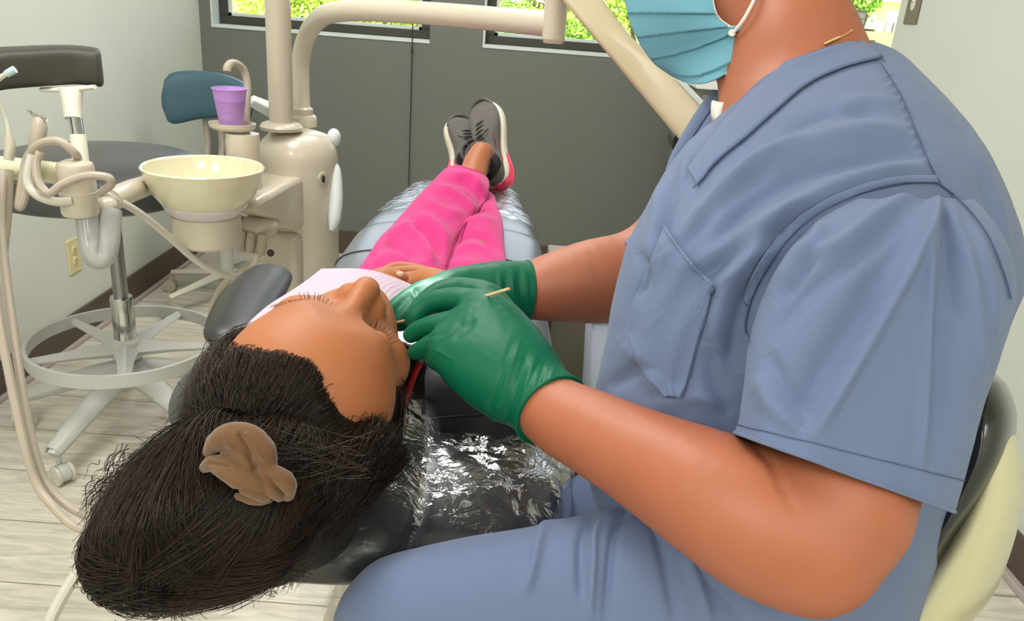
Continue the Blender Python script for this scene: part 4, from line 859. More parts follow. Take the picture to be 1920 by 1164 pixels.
# red cord of the bib holder with its metal clip end
rc = [surf(x, y, lift=0.006) for x, y in ((746, 786), (752, 770), (764, 740), (776, 706), (787, 682))]
e = empty('bib_cord', rc[0], 'red bib cord with a silver end lying on the black shirt', 'bib cord')
MB().tube(rc, [0.0018, 0.0034, 0.0036, 0.0036, 0.0036], 12, sub=6).build('cord', mat('red_rubber', (224, 42, 42), 0.35), e)
MB().tube([surf(787, 682, lift=0.006), surf(791, 670, lift=0.007), surf(795, 662, lift=0.008)], [0.0042, 0.0044, 0.0044], 10).build('clip', M_CHROME, e)

# bib: a pleated paper sheet over the chest
M_BIB = mat('bib_paper', (204, 182, 198), 0.75, noise=(14, 0.02))
def bibpt(u, t):
    L = np.array([P(432, 642, 0.80), P(512, 572, 0.98), P(602, 499, 1.24)]); R_ = np.array([P(792, 668, 0.86), P(800, 610, 1.0), P(835, 552, 1.22)])
    a = catmull(L, 20); b = catmull(R_, 20); i = t * (len(a) - 1); i0 = int(i); fr = i - i0; i1 = min(i0 + 1, len(a) - 1)
    p = (a[i0] * (1 - fr) + a[i1] * fr) * (1 - u) + (b[i0] * (1 - fr) + b[i1] * fr) * u
    dome = 0.052 * math.sin(math.pi * u) ** 0.8 * (0.35 + 0.65 * math.sin(math.pi * (0.15 + 0.7 * t))) * (1 - 0.75 * t ** 3)
    pleat = 0.00035 * math.sin(u * 190) * (1 if u > 0.35 else 0.25) + 0.004 * math.sin(u * 7 + t * 5)
    return p + np.array([0, 0, dome + pleat])
G = np.array([[bibpt(u, t) for u in np.linspace(0, 1, 140)] for t in np.linspace(0, 1, 60)])
bib = link('dental_bib', G.reshape(-1, 3), grid_faces(*G.shape[:2], False), M_BIB, None, solid=0.0008, auto=None); tag(bib, 'pale pink paper bib spread over the patient\'s chest behind the face', 'bib')

# ------------------------------------------------------------------ pink trousers and shoes
TR_N = None
def finish(G, folds, amp, seed, s=30, sign=None):
    N = grid_normals(G); c = G.mean(1, keepdims=True); sg = 1 if ((G - c) * N).sum() > 0 else -1
    G = G + N * (amp * noise3(G, s, seed))[..., None] * sg
    return fold(G, [(a, b * 1.5, c_ * 1.9) for a, b, c_ in folds], None, sg)
right_leg = loft([(800, 600, 962, 600, 1.22, 0.075, 2.3), (828, 545, 957, 545, 1.34, 0.075, 2.3), (838, 500, 950, 500, 1.45, 0.072, 2.3), (850, 455, 946, 455, 1.58, 0.066, 2.3), (866, 415, 941, 415, 1.70, 0.06, 2.3), (872, 385, 932, 385, 1.82, 0.052), (865, 362, 925, 365, 1.92, 0.045), (850, 345, 905, 350, 1.99, 0.042), (842, 335, 888, 338, 2.03, 0.04)], 128, 16)
rl = finish(right_leg, [([(850, 455), (880, 440), (915, 448), (940, 470)], 5, -0.004), ([(852, 470), (890, 462), (925, 480), (948, 520)], 4, 0.004), ([(838, 500), (870, 492), (900, 500)], 5, 0.003), ([(866, 425), (895, 410), (925, 418)], 5, 0.004), ([(905, 445), (925, 470), (938, 505)], 4, -0.004), ([(880, 395), (910, 392), (932, 405)], 4, -0.003)], 0.0016, 21)
left_leg = loft([(610, 620, 845, 640, 1.17, 0.08, 2.3), (645, 552, 838, 585, 1.29, 0.08, 2.3), (690, 478, 838, 512, 1.43, 0.075, 2.3), (730, 428, 856, 455, 1.57, 0.068, 2.3), (768, 385, 884, 412, 1.69, 0.062, 2.3), (805, 345, 908, 380, 1.79, 0.055), (830, 322, 918, 352, 1.86, 0.05), (842, 313, 915, 335, 1.91, 0.046), (852, 309, 905, 325, 1.94, 0.040)], 144, 16)
ll = finish(left_leg, [([(700, 470), (735, 440), (775, 420)], 6, 0.005), ([(760, 425), (790, 455), (812, 495)], 7, 0.007), ([(775, 418), (806, 440), (828, 480)], 6, -0.007), ([(785, 402), (820, 425), (842, 458)], 6, 0.005), ([(690, 500), (730, 480), (770, 490), (800, 500)], 6, 0.004), ([(725, 455), (760, 470), (780, 500)], 6, -0.005), ([(822, 350), (850, 362), (880, 385), (890, 400)], 5, 0.005), ([(835, 335), (868, 340), (900, 362), (905, 385)], 5, -0.006), ([(850, 325), (880, 330), (905, 350)], 4, 0.005), ([(800, 375), (830, 395), (870, 405)], 6, 0.004), ([(715, 455), (700, 480), (680, 520)], 3, -0.003)], 0.0020, 33)
pelvis = SDF((-0.40, 1.05, 0.66), (0.12, 1.45, 0.95), 0.005).ball((-0.14, 1.20, 0.752), (0.165, 0.15, 0.062), 0).mesh(smooth=2)
tv, tf = merge((rl.reshape(-1, 3), grid_faces(*rl.shape[:2])), (ll.reshape(-1, 3), grid_faces(*ll.shape[:2])), pelvis)
trs = link('pink_trousers', tv, tf, M_PINK, PT, auto=None)
trs['label'] = 'bright pink scrub trousers, ankles crossed'
MB().tube(ll[-1] - (ll[-1] - ll[-1].mean(0)) * 0.02, 0.0022, 6, closed=True).build('hem', M_PINK, trs)
M_SEAMP = mat('pink_seam', (150, 14, 84), 0.8)
MB().tube([surf(x, y, (ll.reshape(-1, 3),), 0.0005) for x, y in ((836, 498), (846, 470), (852, 448), (868, 425), (890, 400), (905, 382))], 0.0018, 6, sub=4).build('leg_seam', M_SEAMP, trs)

M_UPPER = mat('grey_mesh_upper', (134, 128, 126), 0.8, noise=(60, 0.25), weave=(260, 0.8)); M_SOLE = mat('offwhite_sole', (216, 206, 188), 0.5); M_HEELP = mat('pink_air_heel', (250, 62, 104), 0.22, trans=0.15); M_SOCK = mat('black_sock', (30, 28, 32), 0.9); M_TOE = mat('dark_toe_guard', (74, 72, 68), 0.6); M_LACE = mat('dark_lace', (58, 54, 54), 0.8)
def shoe(heel, toe, nrm, label, airpink=True, ankle=None):
    heel = np.array(heel); t = np.array(toe) - heel; L = np.linalg.norm(t); t /= L; n = np.array(nrm, float); n -= t * (n @ t); n /= np.linalg.norm(n); w = np.cross(t, n)
    def T(V): V = np.asarray(V, float); return heel + V[..., :1] * w + V[..., 1:2] * t + V[..., 2:3] * n
    th = np.arange(48) * 2 * math.pi / 48; c, s_ = np.cos(th), np.sin(th)
    ys = np.array([0, .02, .06, .14, .25, .38, .5, .62, .74, .84, .92, .97, 1.0]) * L
    wd = np.array([.012, .024, .032, .036, .035, .033, .036, .042, .045, .042, .032, .02, .006])
    off = np.array([0, 0, 0, 0, 0, .002, .004, .005, .004, .002, .0, -.002, -.003])
    tp = np.array([.075, .098, .108, .110, .100, .088, .078, .068, .058, .052, .045, .036, .026])
    def body(z0, z1, grow, y=ys, p=2.6):
        q = catmull(np.column_stack([y, wd + grow, off, np.full(len(y), 1.0) * z0, z1]), 5)
        return np.array([T(np.stack([o_ + w_ * np.sign(c) * np.abs(c) ** (2 / p), np.full(48, yy), (a_ + b_) / 2 + (b_ - a_) / 2 * np.sign(s_) * np.abs(s_) ** (2 / p)], 1)) for yy, w_, o_, a_, b_ in q])
    up = body(0.018, tp, 0.0)
    e = MB().add(*capped(up)).build('shoe', M_UPPER, PT); e['label'] = label
    so = body(0.0, np.array([.034, .036, .036, .034, .030, .028, .027, .027, .027, .028, .030, .034, .036]), 0.004, p=4)
    MB().add(*capped(so)).build('sole', M_SOLE, e)
    if airpink:
        ys2 = np.array([-0.03, -.01, .05, .12, .2, .30, .38, .44]) * L; w2 = np.array([.020, .037, .044, .047, .045, .041, .033, .014])
        q = catmull(np.column_stack([ys2, w2]), 5)
        hp_ = np.array([T(np.stack([w_ * c, np.full(48, yy), 0.013 + 0.020 * (w_ / .042) ** .5 * s_ * (1 + 0.12 * np.sin(9 * th))], 1)) for yy, w_ in q]); MB().add(*capped(hp_)).build('heel_cushion', M_HEELP, e)
    tg = [T(np.array([math.cos(a) * 0.039, L * (0.80 + 0.18 * math.sin(a)), 0.036 + 0.004 * math.sin(a)])) for a in np.linspace(0, math.pi, 15)]
    MB().tube(tg, 0.0055, 8).build('toe_guard', M_TOE, e)
    lc = MB()
    for i, y in enumerate((0.42, 0.48, 0.54, 0.60, 0.66)):
        z = np.interp(y, ys / L, tp) + 0.002; lc.tube([T(np.array([x * 0.021, (y + 0.02 * x) * L, z - 0.012 * abs(x) ** 2])) for x in (-1, -.5, 0, .5, 1)], 0.0026, 7, sub=3)
    for sgn in (-1, 1): lc.tube([T(np.array([x * sgn, y * L, z])) for x, y, z in ((0, .40, .094), (.016, .36, .108), (.026, .42, .104), (.012, .44, .098), (0, .40, .094))], 0.0022, 7, sub=4).tube([T(np.array([x * sgn, y * L, z])) for x, y, z in ((0, .40, .096), (.02, .46, .092), (.030, .52, .078))], 0.002, 7, sub=4)
    lc.build('laces', M_LACE, e)
    q0 = T(np.array([.0, .17 * L, .070])); q1 = T(np.array([0, .20 * L, .112])) if ankle is None else np.array(ankle)
    MB().tube([q0, (q0 + q1) / 2, q1], [.040, .038, .0345], 28, sub=4).build('sock', M_SOCK, e)
    MB().tube([T(np.array([.037 * math.cos(a), (.20 + .15 * math.sin(a)) * L, .107 + .006 * math.sin(a)])) for a in np.linspace(0, 2 * math.pi, 25)[:-1]], 0.005, 8, closed=True).build('collar', M_UPPER, e)
    MB().add(*capped(np.array([T(np.stack([0.0365 + 0.002 * c, (0.36 + 0.03 * s_ + k) * L, 0.06 + 0.02 * k + 0.006 * c], 1)) for k in np.linspace(0, 0.1, 4)]))).build('pink_mark', M_HEELP, e)
    return e
shoe(P(945, 352, 2.13), P(912, 196, 2.21), (-0.42, -0.88, 0.15), 'grey running shoe with pink heel, crossed on top', True, P(906, 316, 2.045))
shoe(P(868, 352, 2.17), P(856, 230, 2.25), (0.38, -0.9, 0.15), 'grey running shoe behind, mostly hidden')
# ------------------------------------------------------------------ operator
M_SKIN2 = mat('operator_skin', (170, 99, 69), 0.5, noise=(26, 0.07), sss=0.10, bump=(420, 0.06, 0.0006)); M_SCRUB = mat('blue_scrub_cloth', (100, 115, 148), 0.85, noise=(9, 0.04), sheen=0.12, weave=(1100, 0.12)); M_SCRUBS = mat('scrub_seam', (74, 88, 120), 0.85)
M_GLOVE = mat('green_nitrile', (2, 94, 66), 0.46, noise=(18, 0.06), spec=0.25, bump=(120, 0.12, 0.001), sss=0.05); M_MASK = mat('face_mask_cloth', (112, 168, 188), 0.9, noise=(12, 0.04), weave=(700, 0.2)); M_WHITEC = mat('white_elastic', (232, 228, 220), 0.7); M_GOLD = mat('gold_chain', (236, 196, 140), 0.25, 0.9)

def PP(l): return [P(*q) for q in l]
# body: head and neck, torso core, both arms as one skin
s = SDF(np.minimum(P(1250, -420, 0.95), P(1250, 1250, 0.6)) - 0.25, np.maximum(P(1900, -300, 1.0), P(1850, 600, 1.0)) + 0.18, 0.0035)
NB, HC = P(1500, 190, 0.80), P(1395, -170, 0.86)
s.chain([P(1560, 360, 0.77), P(1480, 230, 0.79), P(1487, 80, 0.81), P(1462, -30, 0.83)], [0.075, 0.058, 0.059, 0.055], 0.05).chain([P(1500, 90, 0.80), P(1600, 190, 0.775)], [0.05, 0.040], 0.03)
s.ball(P(1412, -200, 0.86), (0.090, 0.080, 0.105), 0.02).ball(P(1370, -75, 0.85), (0.062, 0.062, 0.075), 0.04).ball(P(1330, 25, 0.85), (0.035, 0.04, 0.035), 0.04)
s.chain([P(1440, 0, 0.82), P(1350, 70, 0.845)], [0.035, 0.028], 0.03)
s.chain([P(1400, 130, 0.82), P(1400, 215, 0.80), P(1430, 320, 0.79)], [0.022, 0.020, 0.04], 0.04)
s.chain([P(1550, 330, 0.76), P(1560, 600, 0.75), P(1530, 900, 0.75), P(1500, 1120, 0.75)], [0.085, 0.10, 0.10, 0.07], 0.05)
# near (left) arm
s.chain([P(1680, 500, 0.635), P(1630, 720, 0.605), P(1600, 840, 0.575), P(1552, 955, 0.55)], [0.050, 0.052, 0.0530, 0.0520], 0.015)
s.chain([P(1552, 950, 0.55), P(1520, 1024, 0.54)], [0.052, 0.0410], 0.01)
s.chain([P(1518, 1028, 0.535), P(1440, 985, 0.545), P(1330, 925, 0.565), P(1215, 865, 0.60), P(1120, 815, 0.63), P(1040, 773, 0.66), P(960, 700, 0.70)], [0.0430, 0.0500, 0.0455, 0.0385, 0.0340, 0.0308, 0.022], 0.014, sub=4)
# far (right) arm
s.chain([P(1340, 370, 0.97), P(1265, 450, 0.955), P(1215, 520, 0.94)], [0.048, 0.050, 0.052], 0.03)
s.chain([P(1205, 520, 0.94), P(1120, 527, 0.93), P(1040, 538, 0.92), P(985, 547, 0.915), P(900, 555, 0.90)], [0.054, 0.050, 0.040, 0.032, 0.026], 0.02, sub=4)
v, f = s.mesh(smooth=2)
v = foldV(v, vnormals(v, f), [([(1396, 815), (1425, 842), (1448, 872), (1466, 915)], 6, -0.0030), ([(1466, 915), (1478, 935), (1486, 955)], 7, -0.0015)])
OP = link('person', v, f, M_SKIN2, None, (0.34, 0.62, 0.58), auto=None); tag(OP, 'seated dental worker in blue scrubs, green gloves and blue mask leaning over the patient', 'person')
BODYV = v
# crease at the elbow bend is modelled by the sleeve of skin itself; short hair cap above the picture
MB().ellipsoid(P(1445, -215, 0.86), (0.100, 0.086, 0.105)).build('hair', mat('brown_hair', (70, 50, 38), 0.7, bump=(200, 0.4)), OP)

# gloves -----------------------------------------------------------
def glove(parts, lo, hi, h=0.0014, wr=None, seed=1, amp=0.0006, cut=None):
    s = SDF(lo, hi, h)
    for pts, rs, k in parts: s.chain(PP(pts), rs, k, sub=5)
    if cut is not None:
        sl, X = s.win(np.array(cut[0]) - 0.08, np.array(cut[0]) + 0.08); s.op(sl, (-(X - cut[0]) @ cut[1]).astype(np.float32), 0.0008, 'sub')
    v, f = s.mesh(smooth=2); n = vnormals(v, f)
    d = amp * noise3(v, 110, seed)
    if wr: 
        px, py, _ = proj(v)
        for (ax, ay), (bx, by), w, hgt in wr:
            L = math.hypot(bx - ax, by - ay); t = ((px - ax) * (bx - ax) + (py - ay) * (by - ay)) / L ** 2; dd = np.abs((px - ax) * (by - ay) - (py - ay) * (bx - ax)) / L + 5 * np.sin(t * 5 + ax) * 0.3
            d += hgt * np.exp(-(dd / w) ** 2) * np.clip(np.minimum(t, 1 - t) * 4 + 0.3, 0, 1) * ((t > -0.1) & (t < 1.1))
    return v + n * d[:, None], f
def bead(v, c, ax, par):                     # rolled rim that follows the cut edge of a glove
    u_ = np.cross(ax, [0, 0, 1.0]); u_ /= np.linalg.norm(u_); w_ = np.cross(ax, u_); d = v - c; h_ = d @ ax; R_ = d - h_[:, None] * ax; rr = np.linalg.norm(R_, axis=1)
    s_ = (np.abs(h_) < 0.0035) & (rr > 0.024) & (rr < 0.06); a = np.arctan2(R_[s_] @ w_, R_[s_] @ u_); rr = rr[s_]; q = []
    for k in np.linspace(-math.pi, math.pi, 49)[:-1]:
        m = np.abs((a - k + math.pi) % (2 * math.pi) - math.pi) < 0.16
        if m.any(): r_ = np.percentile(rr[m], 90); q.append(c + u_ * math.cos(k) * r_ + w_ * math.sin(k) * r_ - ax * 0.0008)
    MB().tube(q, 0.0013, 6, closed=True).build('cuff_bead', M_GLOVE, par)
near = [
    ([(1060, 798, 0.652), (1032, 768, 0.665), (1005, 738, 0.68), (975, 705, 0.70)], [0.0355, 0.0340, 0.0318, 0.0315], 0.01),
    ([(975, 705, 0.70), (940, 660, 0.72), (905, 625, 0.735)], [0.0320, 0.036, 0.034], 0.02),
    ([(968, 690, 0.70), (935, 625, 0.725), (908, 576, 0.745)], [0.026, 0.024, 0.0155], 0.02),
    ([(955, 705, 0.695), (895, 670, 0.71), (845, 640, 0.725)], [0.026, 0.026, 0.017], 0.02),
    ([(950, 730, 0.69), (890, 700, 0.70), (840, 665, 0.715)], [0.024, 0.022, 0.015], 0.02),
    # index
    ([(905, 574, 0.745), (870, 563, 0.752), (832, 561, 0.76), (801, 570, 0.765), (780, 589, 0.765), (776, 602, 0.765)], [0.0150, 0.0122, 0.0109, 0.0103, 0.0094, 0.0074], 0.003),
    # middle
    ([(880, 604, 0.73), (845, 605, 0.735), (812, 611, 0.742), (786, 620, 0.75), (771, 628, 0.753)], [0.0135, 0.0116, 0.0104, 0.0096, 0.0076], 0.003),
    # ring
    ([(855, 637, 0.715), (825, 643, 0.722), (801, 650, 0.728), (784, 657, 0.735), (779, 660, 0.736)], [0.0130, 0.0113, 0.0099, 0.0087, 0.0076], 0.003),
    # little, curled under
    ([(848, 667, 0.705), (830, 676, 0.712), (816, 675, 0.722), (810, 668, 0.732)], [0.0115, 0.0098, 0.0088, 0.0076], 0.003),
    # thumb behind
    ([(950, 610, 0.755), (915, 562, 0.775), (880, 545, 0.785), (845, 543, 0.787), (812, 556, 0.785), (785, 582, 0.780), (774, 600, 0.774)], [0.020, 0.0165, 0.0128, 0.0118, 0.0110, 0.0104, 0.008], 0.004),
]
c = P(900, 660, 0.72)
wr = [((975, 640), (925, 790), 4, 0.0014), ((990, 655), (945, 800), 4, -0.0012), ((1003, 668), (962, 800), 4, 0.0014), ((1020, 682), (985, 812), 4, -0.0012), ((1038, 690), (1000, 815), 4, 0.0012), ((960, 640), (915, 770), 4, -0.0008),
      ((815, 655), (850, 675), 3, 0.0008), ((823, 648), (870, 600), 4, -0.001), ((845, 575), (900, 560), 3, -0.0007), ((850, 640), (890, 600), 6, -0.0012)]
wr += [((780, 606), (856, 582), 3.5, -0.0008), ((772, 640), (836, 624), 3.5, -0.0008)]
ax_ = P(1040, 775, 0.66) - P(975, 705, 0.70); ax_ /= np.linalg.norm(ax_)
v, f = glove(near, c - 0.16, c + 0.16, 0.0014, wr, 4, cut=(P(1034, 770, 0.664), ax_))
GN = link('glove', v, f, M_GLOVE, OP, auto=None); GN['label'] = 'green glove on the near hand pinching a cotton swab'
bead(v, P(1034, 770, 0.664), ax_, GN)

far = [
    ([(1015, 548, 0.92), (985, 547, 0.915), (955, 545, 0.91), (925, 545, 0.905)], [0.0365, 0.0355, 0.032, 0.0285], 0.01),
    ([(930, 545, 0.905), (890, 548, 0.895), (855, 552, 0.885)], [0.0285, 0.026, 0.024], 0.02),
    ([(900, 540, 0.90), (868, 534, 0.89), (842, 536, 0.88)], [0.020, 0.019, 0.0145], 0.015),
    # index, pointing to the mouth
    ([(850, 536, 0.882), (818, 541, 0.872), (786, 552, 0.86), (760, 566, 0.85), (738, 582, 0.84), (728, 590, 0.836)], [0.0155, 0.0140, 0.0128, 0.0118, 0.0100, 0.007], 0.006),
    ([(850, 548, 0.872), (815, 558, 0.858), (785, 575, 0.845), (765, 592, 0.835), (750, 606, 0.83)], [0.0150, 0.0140, 0.0125, 0.011, 0.0085], 0.006),
    ([(848, 560, 0.865), (815, 575, 0.85), (790, 592, 0.84), (776, 608, 0.832)], [0.014, 0.0125, 0.0115, 0.009], 0.006),
    ([(850, 570, 0.86), (825, 588, 0.85), (805, 606, 0.84)], [0.012, 0.0105, 0.008], 0.006),
    ([(900, 560, 0.88), (860, 575, 0.86), (820, 585, 0.845), (790, 598, 0.835)], [0.018, 0.0145, 0.012, 0.009], 0.01),
]
c = P(870, 555, 0.88)
wr = [((935, 512), (945, 585), 4, 0.0012), ((947, 510), (955, 588), 4, -0.0012), ((960, 508), (966, 590), 4, 0.0014), ((972, 506), (980, 590), 4, -0.001), ((984, 505), (992, 590), 4, 0.001), ((900, 520), (912, 580), 5, -0.0006), ((770, 545), (782, 568), 3, 0.0008), ((778, 540), (788, 562), 3, -0.0008)]
ax_ = P(995, 548, 0.917) - P(925, 545, 0.905); ax_ /= np.linalg.norm(ax_)
v, f = glove(far, c - 0.15, c + 0.15, 0.0015, wr, 8, cut=(P(988, 547, 0.916), ax_))
GF = link('glove', v, f, M_GLOVE, OP, auto=None); GF['label'] = 'green glove on the far hand reaching into the mouth'
bead(v, P(988, 547, 0.916), ax_, GF)

# cotton swab held by the near hand
M_WOOD = mat('pale_wood', (214, 184, 138), 0.6, noise=(60, 0.1))
sw = [P(733, 607, 0.805), P(778, 597, 0.785), P(920, 552, 0.715), P(955, 541, 0.70)]
e = empty('cotton_swab', sw[0], 'thin wooden swab stick pinched in the near green glove pointing at the mouth', 'swab')
MB().tube([sw[0], sw[1], P(830, 580, 0.776), P(870, 567, 0.758), sw[2], sw[3]], 0.0014, 8).build('stick', M_WOOD, e)
MB().ellipsoid(P(731, 608, 0.807), (0.004, 0.003, 0.003)).build('cotton_tip', M_WHITEC, e)

# ---- scrub top
torso_r = [(1440, 126, 1606, 70, .79, .064, 2.1), (1388, 180, 1640, 78, .79, .072, 2.1), (1338, 225, 1684, 98, .785, .092, 2.1), (1298, 262, 1728, 140, .78, .13, 2.1), (1252, 328, 1792, 212, .775, .165, 2.2), (1222, 395, 1848, 300, .765, .185, 2.3), (1190, 470, 1892, 400, .755, .19, 2.3), (1168, 560, 1915, 510, .75, .185, 2.3), (1150, 650, 1880, 620, .745, .175, 2.3), (1128, 740, 1828, 740, .745, .165, 2.2), (1110, 830, 1812, 850, .745, .16, 2.2), (1120, 920, 1776, 960, .75, .165, 2.2), (1150, 1010, 1742, 1070, .75, .17, 2.2), (1180, 1110, 1712, 1180, .755, .17, 2.2), (1200, 1220, 1690, 1290, .76, .17, 2.2)]
G = loft(torso_r, 420, 34)
N = grid_normals(G); c_ = G.mean(1, keepdims=True); SG = 1 if ((G - c_) * N).sum() > 0 else -1
G = G + N * (0.0016 * noise3(G, 16, 12) + 0.0007 * noise3(G, 60, 5))[..., None] * SG
TF = [([(1345, 560), (1420, 440), (1520, 370), (1640, 325), (1740, 310)], 12, 0.006), ([(1330, 480), (1400, 390), (1500, 330), (1620, 300), (1730, 290)], 12, -0.0055),
      ([(1310, 420), (1380, 345), (1480, 285), (1600, 250), (1700, 245)], 13, 0.006), ([(1270, 470), (1330, 400), (1390, 350), (1440, 320)], 9, -0.006), ([(1250, 500), (1300, 420), (1350, 370), (1420, 310), (1500, 262)], 9, 0.005),
      ([(1300, 500), (1370, 450), (1450, 410), (1560, 370)], 10, 0.005), ([(1320, 520), (1400, 470), (1480, 420)], 10, -0.005), ([(1340, 540), (1390, 500), (1440, 440), (1480, 400)], 9, 0.004),
      ([(1240, 345), (1230, 420), (1215, 500)], 8, 0.004), ([(1270, 330), (1255, 400), (1235, 450)], 7, -0.005), ([(1300, 270), (1280, 330), (1262, 380)], 6, 0.003), ([(1200, 470), (1215, 520), (1200, 560)], 8, -0.004),
      ([(1330, 640), (1355, 560), (1400, 490), (1440, 440)], 16, 0.007), ([(1370, 700), (1385, 600), (1410, 520)], 16, -0.008), ([(1175, 640), (1220, 700), (1240, 740)], 12, 0.004), ([(1140, 730), (1200, 690), (1235, 700)], 10, -0.004), ([(1230, 760), (1300, 740), (1370, 760)], 14, 0.004), ([(1330, 650), (1340, 720), (1370, 780)], 12, -0.004),
      ([(1820, 260), (1862, 360), (1885, 470)], 10, 0.003), ([(1835, 330), (1870, 430), (1880, 520)], 8, -0.003), ([(1560, 210), (1620, 190), (1690, 200)], 10, 0.003), ([(1470, 250), (1560, 215), (1650, 215)], 8, -0.003)]
TF += [([(x - 11, y + 5), (x + 5, y - 2)], 3.2, 0.0011) for x, y in ((1668, 140), (1675, 156), (1682, 171), (1689, 187), (1696, 203), (1703, 219), (1710, 235), (1717, 251), (1724, 267), (1731, 283), (1739, 300))]
G = fold(G, [(a, b * (1.45 if b > 4 else 1), c * 1.35) for a, b, c in TF], None, SG)
st_v = G.reshape(-1, 3)
TOP = link('scrub_top', st_v, grid_faces(*G.shape[:2]), M_SCRUB, OP, auto=None); TOP['label'] = 'light blue scrub top with chest pocket'
def surfG(px, py, lift=0.001, V=None):
    V = st_v if V is None else V
    x, y, z = proj(V); d = np.hypot(x - px, y - py); m = d < max(7, d.min() + 1.5); i = np.where(m)[0]; k = i[z[i].argmin()]
    return EYE + (P(px, py, 1.0) - EYE) * (z[k] - lift)
def seam(nm, pts, r=0.0006, m=M_SCRUBS, par=TOP, V=None, lift=0.0008, sub=3):
    q = catmull(np.array(pts, float), 10); return MB().tube([surfG(x, y, lift, V) for x, y in q], r, 6).build(nm, m, par)
# neckline band: a folded strip from the nape to the V, near side and far side
def strip(nm, A, B, lift=0.0025, thick=0.002, m=M_SCRUB, par=TOP, V=None):
    a = catmull(np.array(A, float), 10); b = catmull(np.array(B, float), 10); rows = []
    for k in np.linspace(0, 1, 9): rows.append([surfG(*(p * (1 - k) + q * k), lift + 0.0012 * math.sin(math.pi * k), V) for p, q in zip(a, b)])
    g = np.array(rows); return link(nm, g.reshape(-1, 3), grid_faces(*g.shape[:2], False), m, par, solid=thick, auto=None)
strip('neck_band', [(1612, 70), (1560, 86), (1486, 114), (1430, 146), (1380, 194), (1342, 240), (1304, 292), (1290, 314)], [(1656, 104), (1580, 124), (1512, 156), (1450, 208), (1396, 256), (1345, 298), (1318, 330), (1306, 344)])
seam('neck_seam', [(1656, 106), (1580, 126), (1512, 158), (1450, 210), (1396, 258), (1345, 300), (1300, 352)])
seam('shoulder_seam', [(1652, 118), (1690, 180), (1720, 250), (1745, 310), (1768, 350)], 0.0006)
for i, (x, y) in enumerate(((1672, 150), (1684, 172), (1695, 195), (1705, 218), (1716, 244), (1724, 266), (1733, 290))): pass
# chest pocket
PK = [(1246, 425), (1228, 470), (1200, 545), (1176, 612), (1186, 650), (1212, 712), (1246, 742), (1278, 744), (1300, 680), (1318, 610), (1336, 535), (1290, 490), (1258, 458)]
pa_ = catmull(np.array([(1244, 424), (1215, 500), (1176, 608), (1200, 690), (1243, 742)], float), 12); pb_ = catmull(np.array([(1336, 534), (1326, 580), (1308, 640), (1292, 700), (1277, 745)], float), 12)
rows = []
for k in np.linspace(0, 1, 40):
    row = []
    for j, (p, q) in enumerate(zip(pa_, pb_)):
        t = j / (len(pa_) - 1); bul = 0.006 * math.sin(math.pi * k) * (1 - t * 0.7) + 0.0018 * math.sin(k * 15 + t * 7) * (1 - 0.5 * t)
        pt = p * (1 - k) + q * k
        if t < 0.12: pt = pt + np.array([0, 10 * math.sin(math.pi * k) * (0.12 - t) * 8])
        row.append(surfG(pt[0], pt[1], 0.003 + bul))
    rows.append(row)
g = np.array(rows); pk = link('chest_pocket', g.reshape(-1, 3), grid_faces(*g.shape[:2], False), M_SCRUB, TOP, solid=0.0016, auto=None)
pv = g.reshape(-1, 3)
MB().tube([q for q in g[-1, :]], 0.0007, 6).build('pocket_stitch', M_SCRUBS, pk)
MB().tube([q for q in g[:, 0]], 0.0013, 6).build('pocket_hem', M_SCRUB, pk)

# near sleeve, open at the hem
slv = [(1600, 372, 1830, 372, .600, .035, 2.2), (1530, 412, 1868, 420, .592, .055, 2.2), (1470, 478, 1896, 480, .585, .066, 2.3), (1428, 560, 1904, 560, .580, .070, 2.3), (1404, 645, 1878, 655, .575, .072, 2.3), (1396, 725, 1848, 755, .570, .073, 2.3), (1390, 780, 1824, 850, .566, .074, 2.3), (1382, 812, 1792, 960, .562, .074, 2.2)]
G2 = loft(slv, 360, 40)
N = grid_normals(G2); c_ = G2.mean(1, keepdims=True); SG2 = 1 if ((G2 - c_) * N).sum() > 0 else -1
t_ = np.linspace(0, 1, G2.shape[0])[:, None]; an_ = np.arange(360)[None, :] * 2 * math.pi / 360
G2 = G2 + N * (0.0012 * noise3(G2, 20, 7) + 0.0005 * noise3(G2, 70, 9) + 0.0018 * t_ ** 2 * np.sin(an_ * 5 + 1) + 0.0010 * t_ ** 3 * np.sin(an_ * 13))[..., None] * SG2
SF = [([(1770, 350), (1720, 470), (1650, 600), (1580, 720), (1530, 810)], 9, 0.008), ([(1700, 440), (1620, 580), (1540, 700), (1490, 800)], 22, -0.006), ([(1748, 400), (1742, 560), (1735, 720), (1722, 900)], 7, 0.0045), ([(1790, 420), (1775, 560), (1765, 720), (1760, 880)], 16, -0.006), ([(1780, 380), (1815, 500), (1830, 620), (1835, 720)], 8, 0.0045), ([(1830, 430), (1858, 540), (1862, 640)], 8, 0.003),
      ([(1740, 350), (1650, 400), (1570, 460), (1500, 480)], 9, 0.005), ([(1700, 400), (1600, 480), (1500, 560), (1440, 640)], 12, -0.005), ([(1545, 420), (1530, 450), (1490, 490), (1450, 560)], 9, 0.005), ([(1540, 455), (1500, 510), (1460, 560)], 8, -0.005), ([(1420, 700), (1450, 760), (1500, 800)], 14, 0.004), ([(1440, 660), (1470, 730), (1520, 770)], 12, -0.003), ([(1760, 360), (1790, 480), (1800, 600)], 6, -0.004)]
G2 = fold(G2, [(a, b * 1.5, c * 1.25) for a, b, c in SF], None, SG2); sv_v = G2.reshape(-1, 3)
SLV = link('sleeve', sv_v, grid_faces(*G2.shape[:2]), M_SCRUB, TOP, solid=0.0018, auto=None)
MB().tube(G2[-1], 0.0014, 6, closed=True).build('hem_edge', M_SCRUB, SLV)
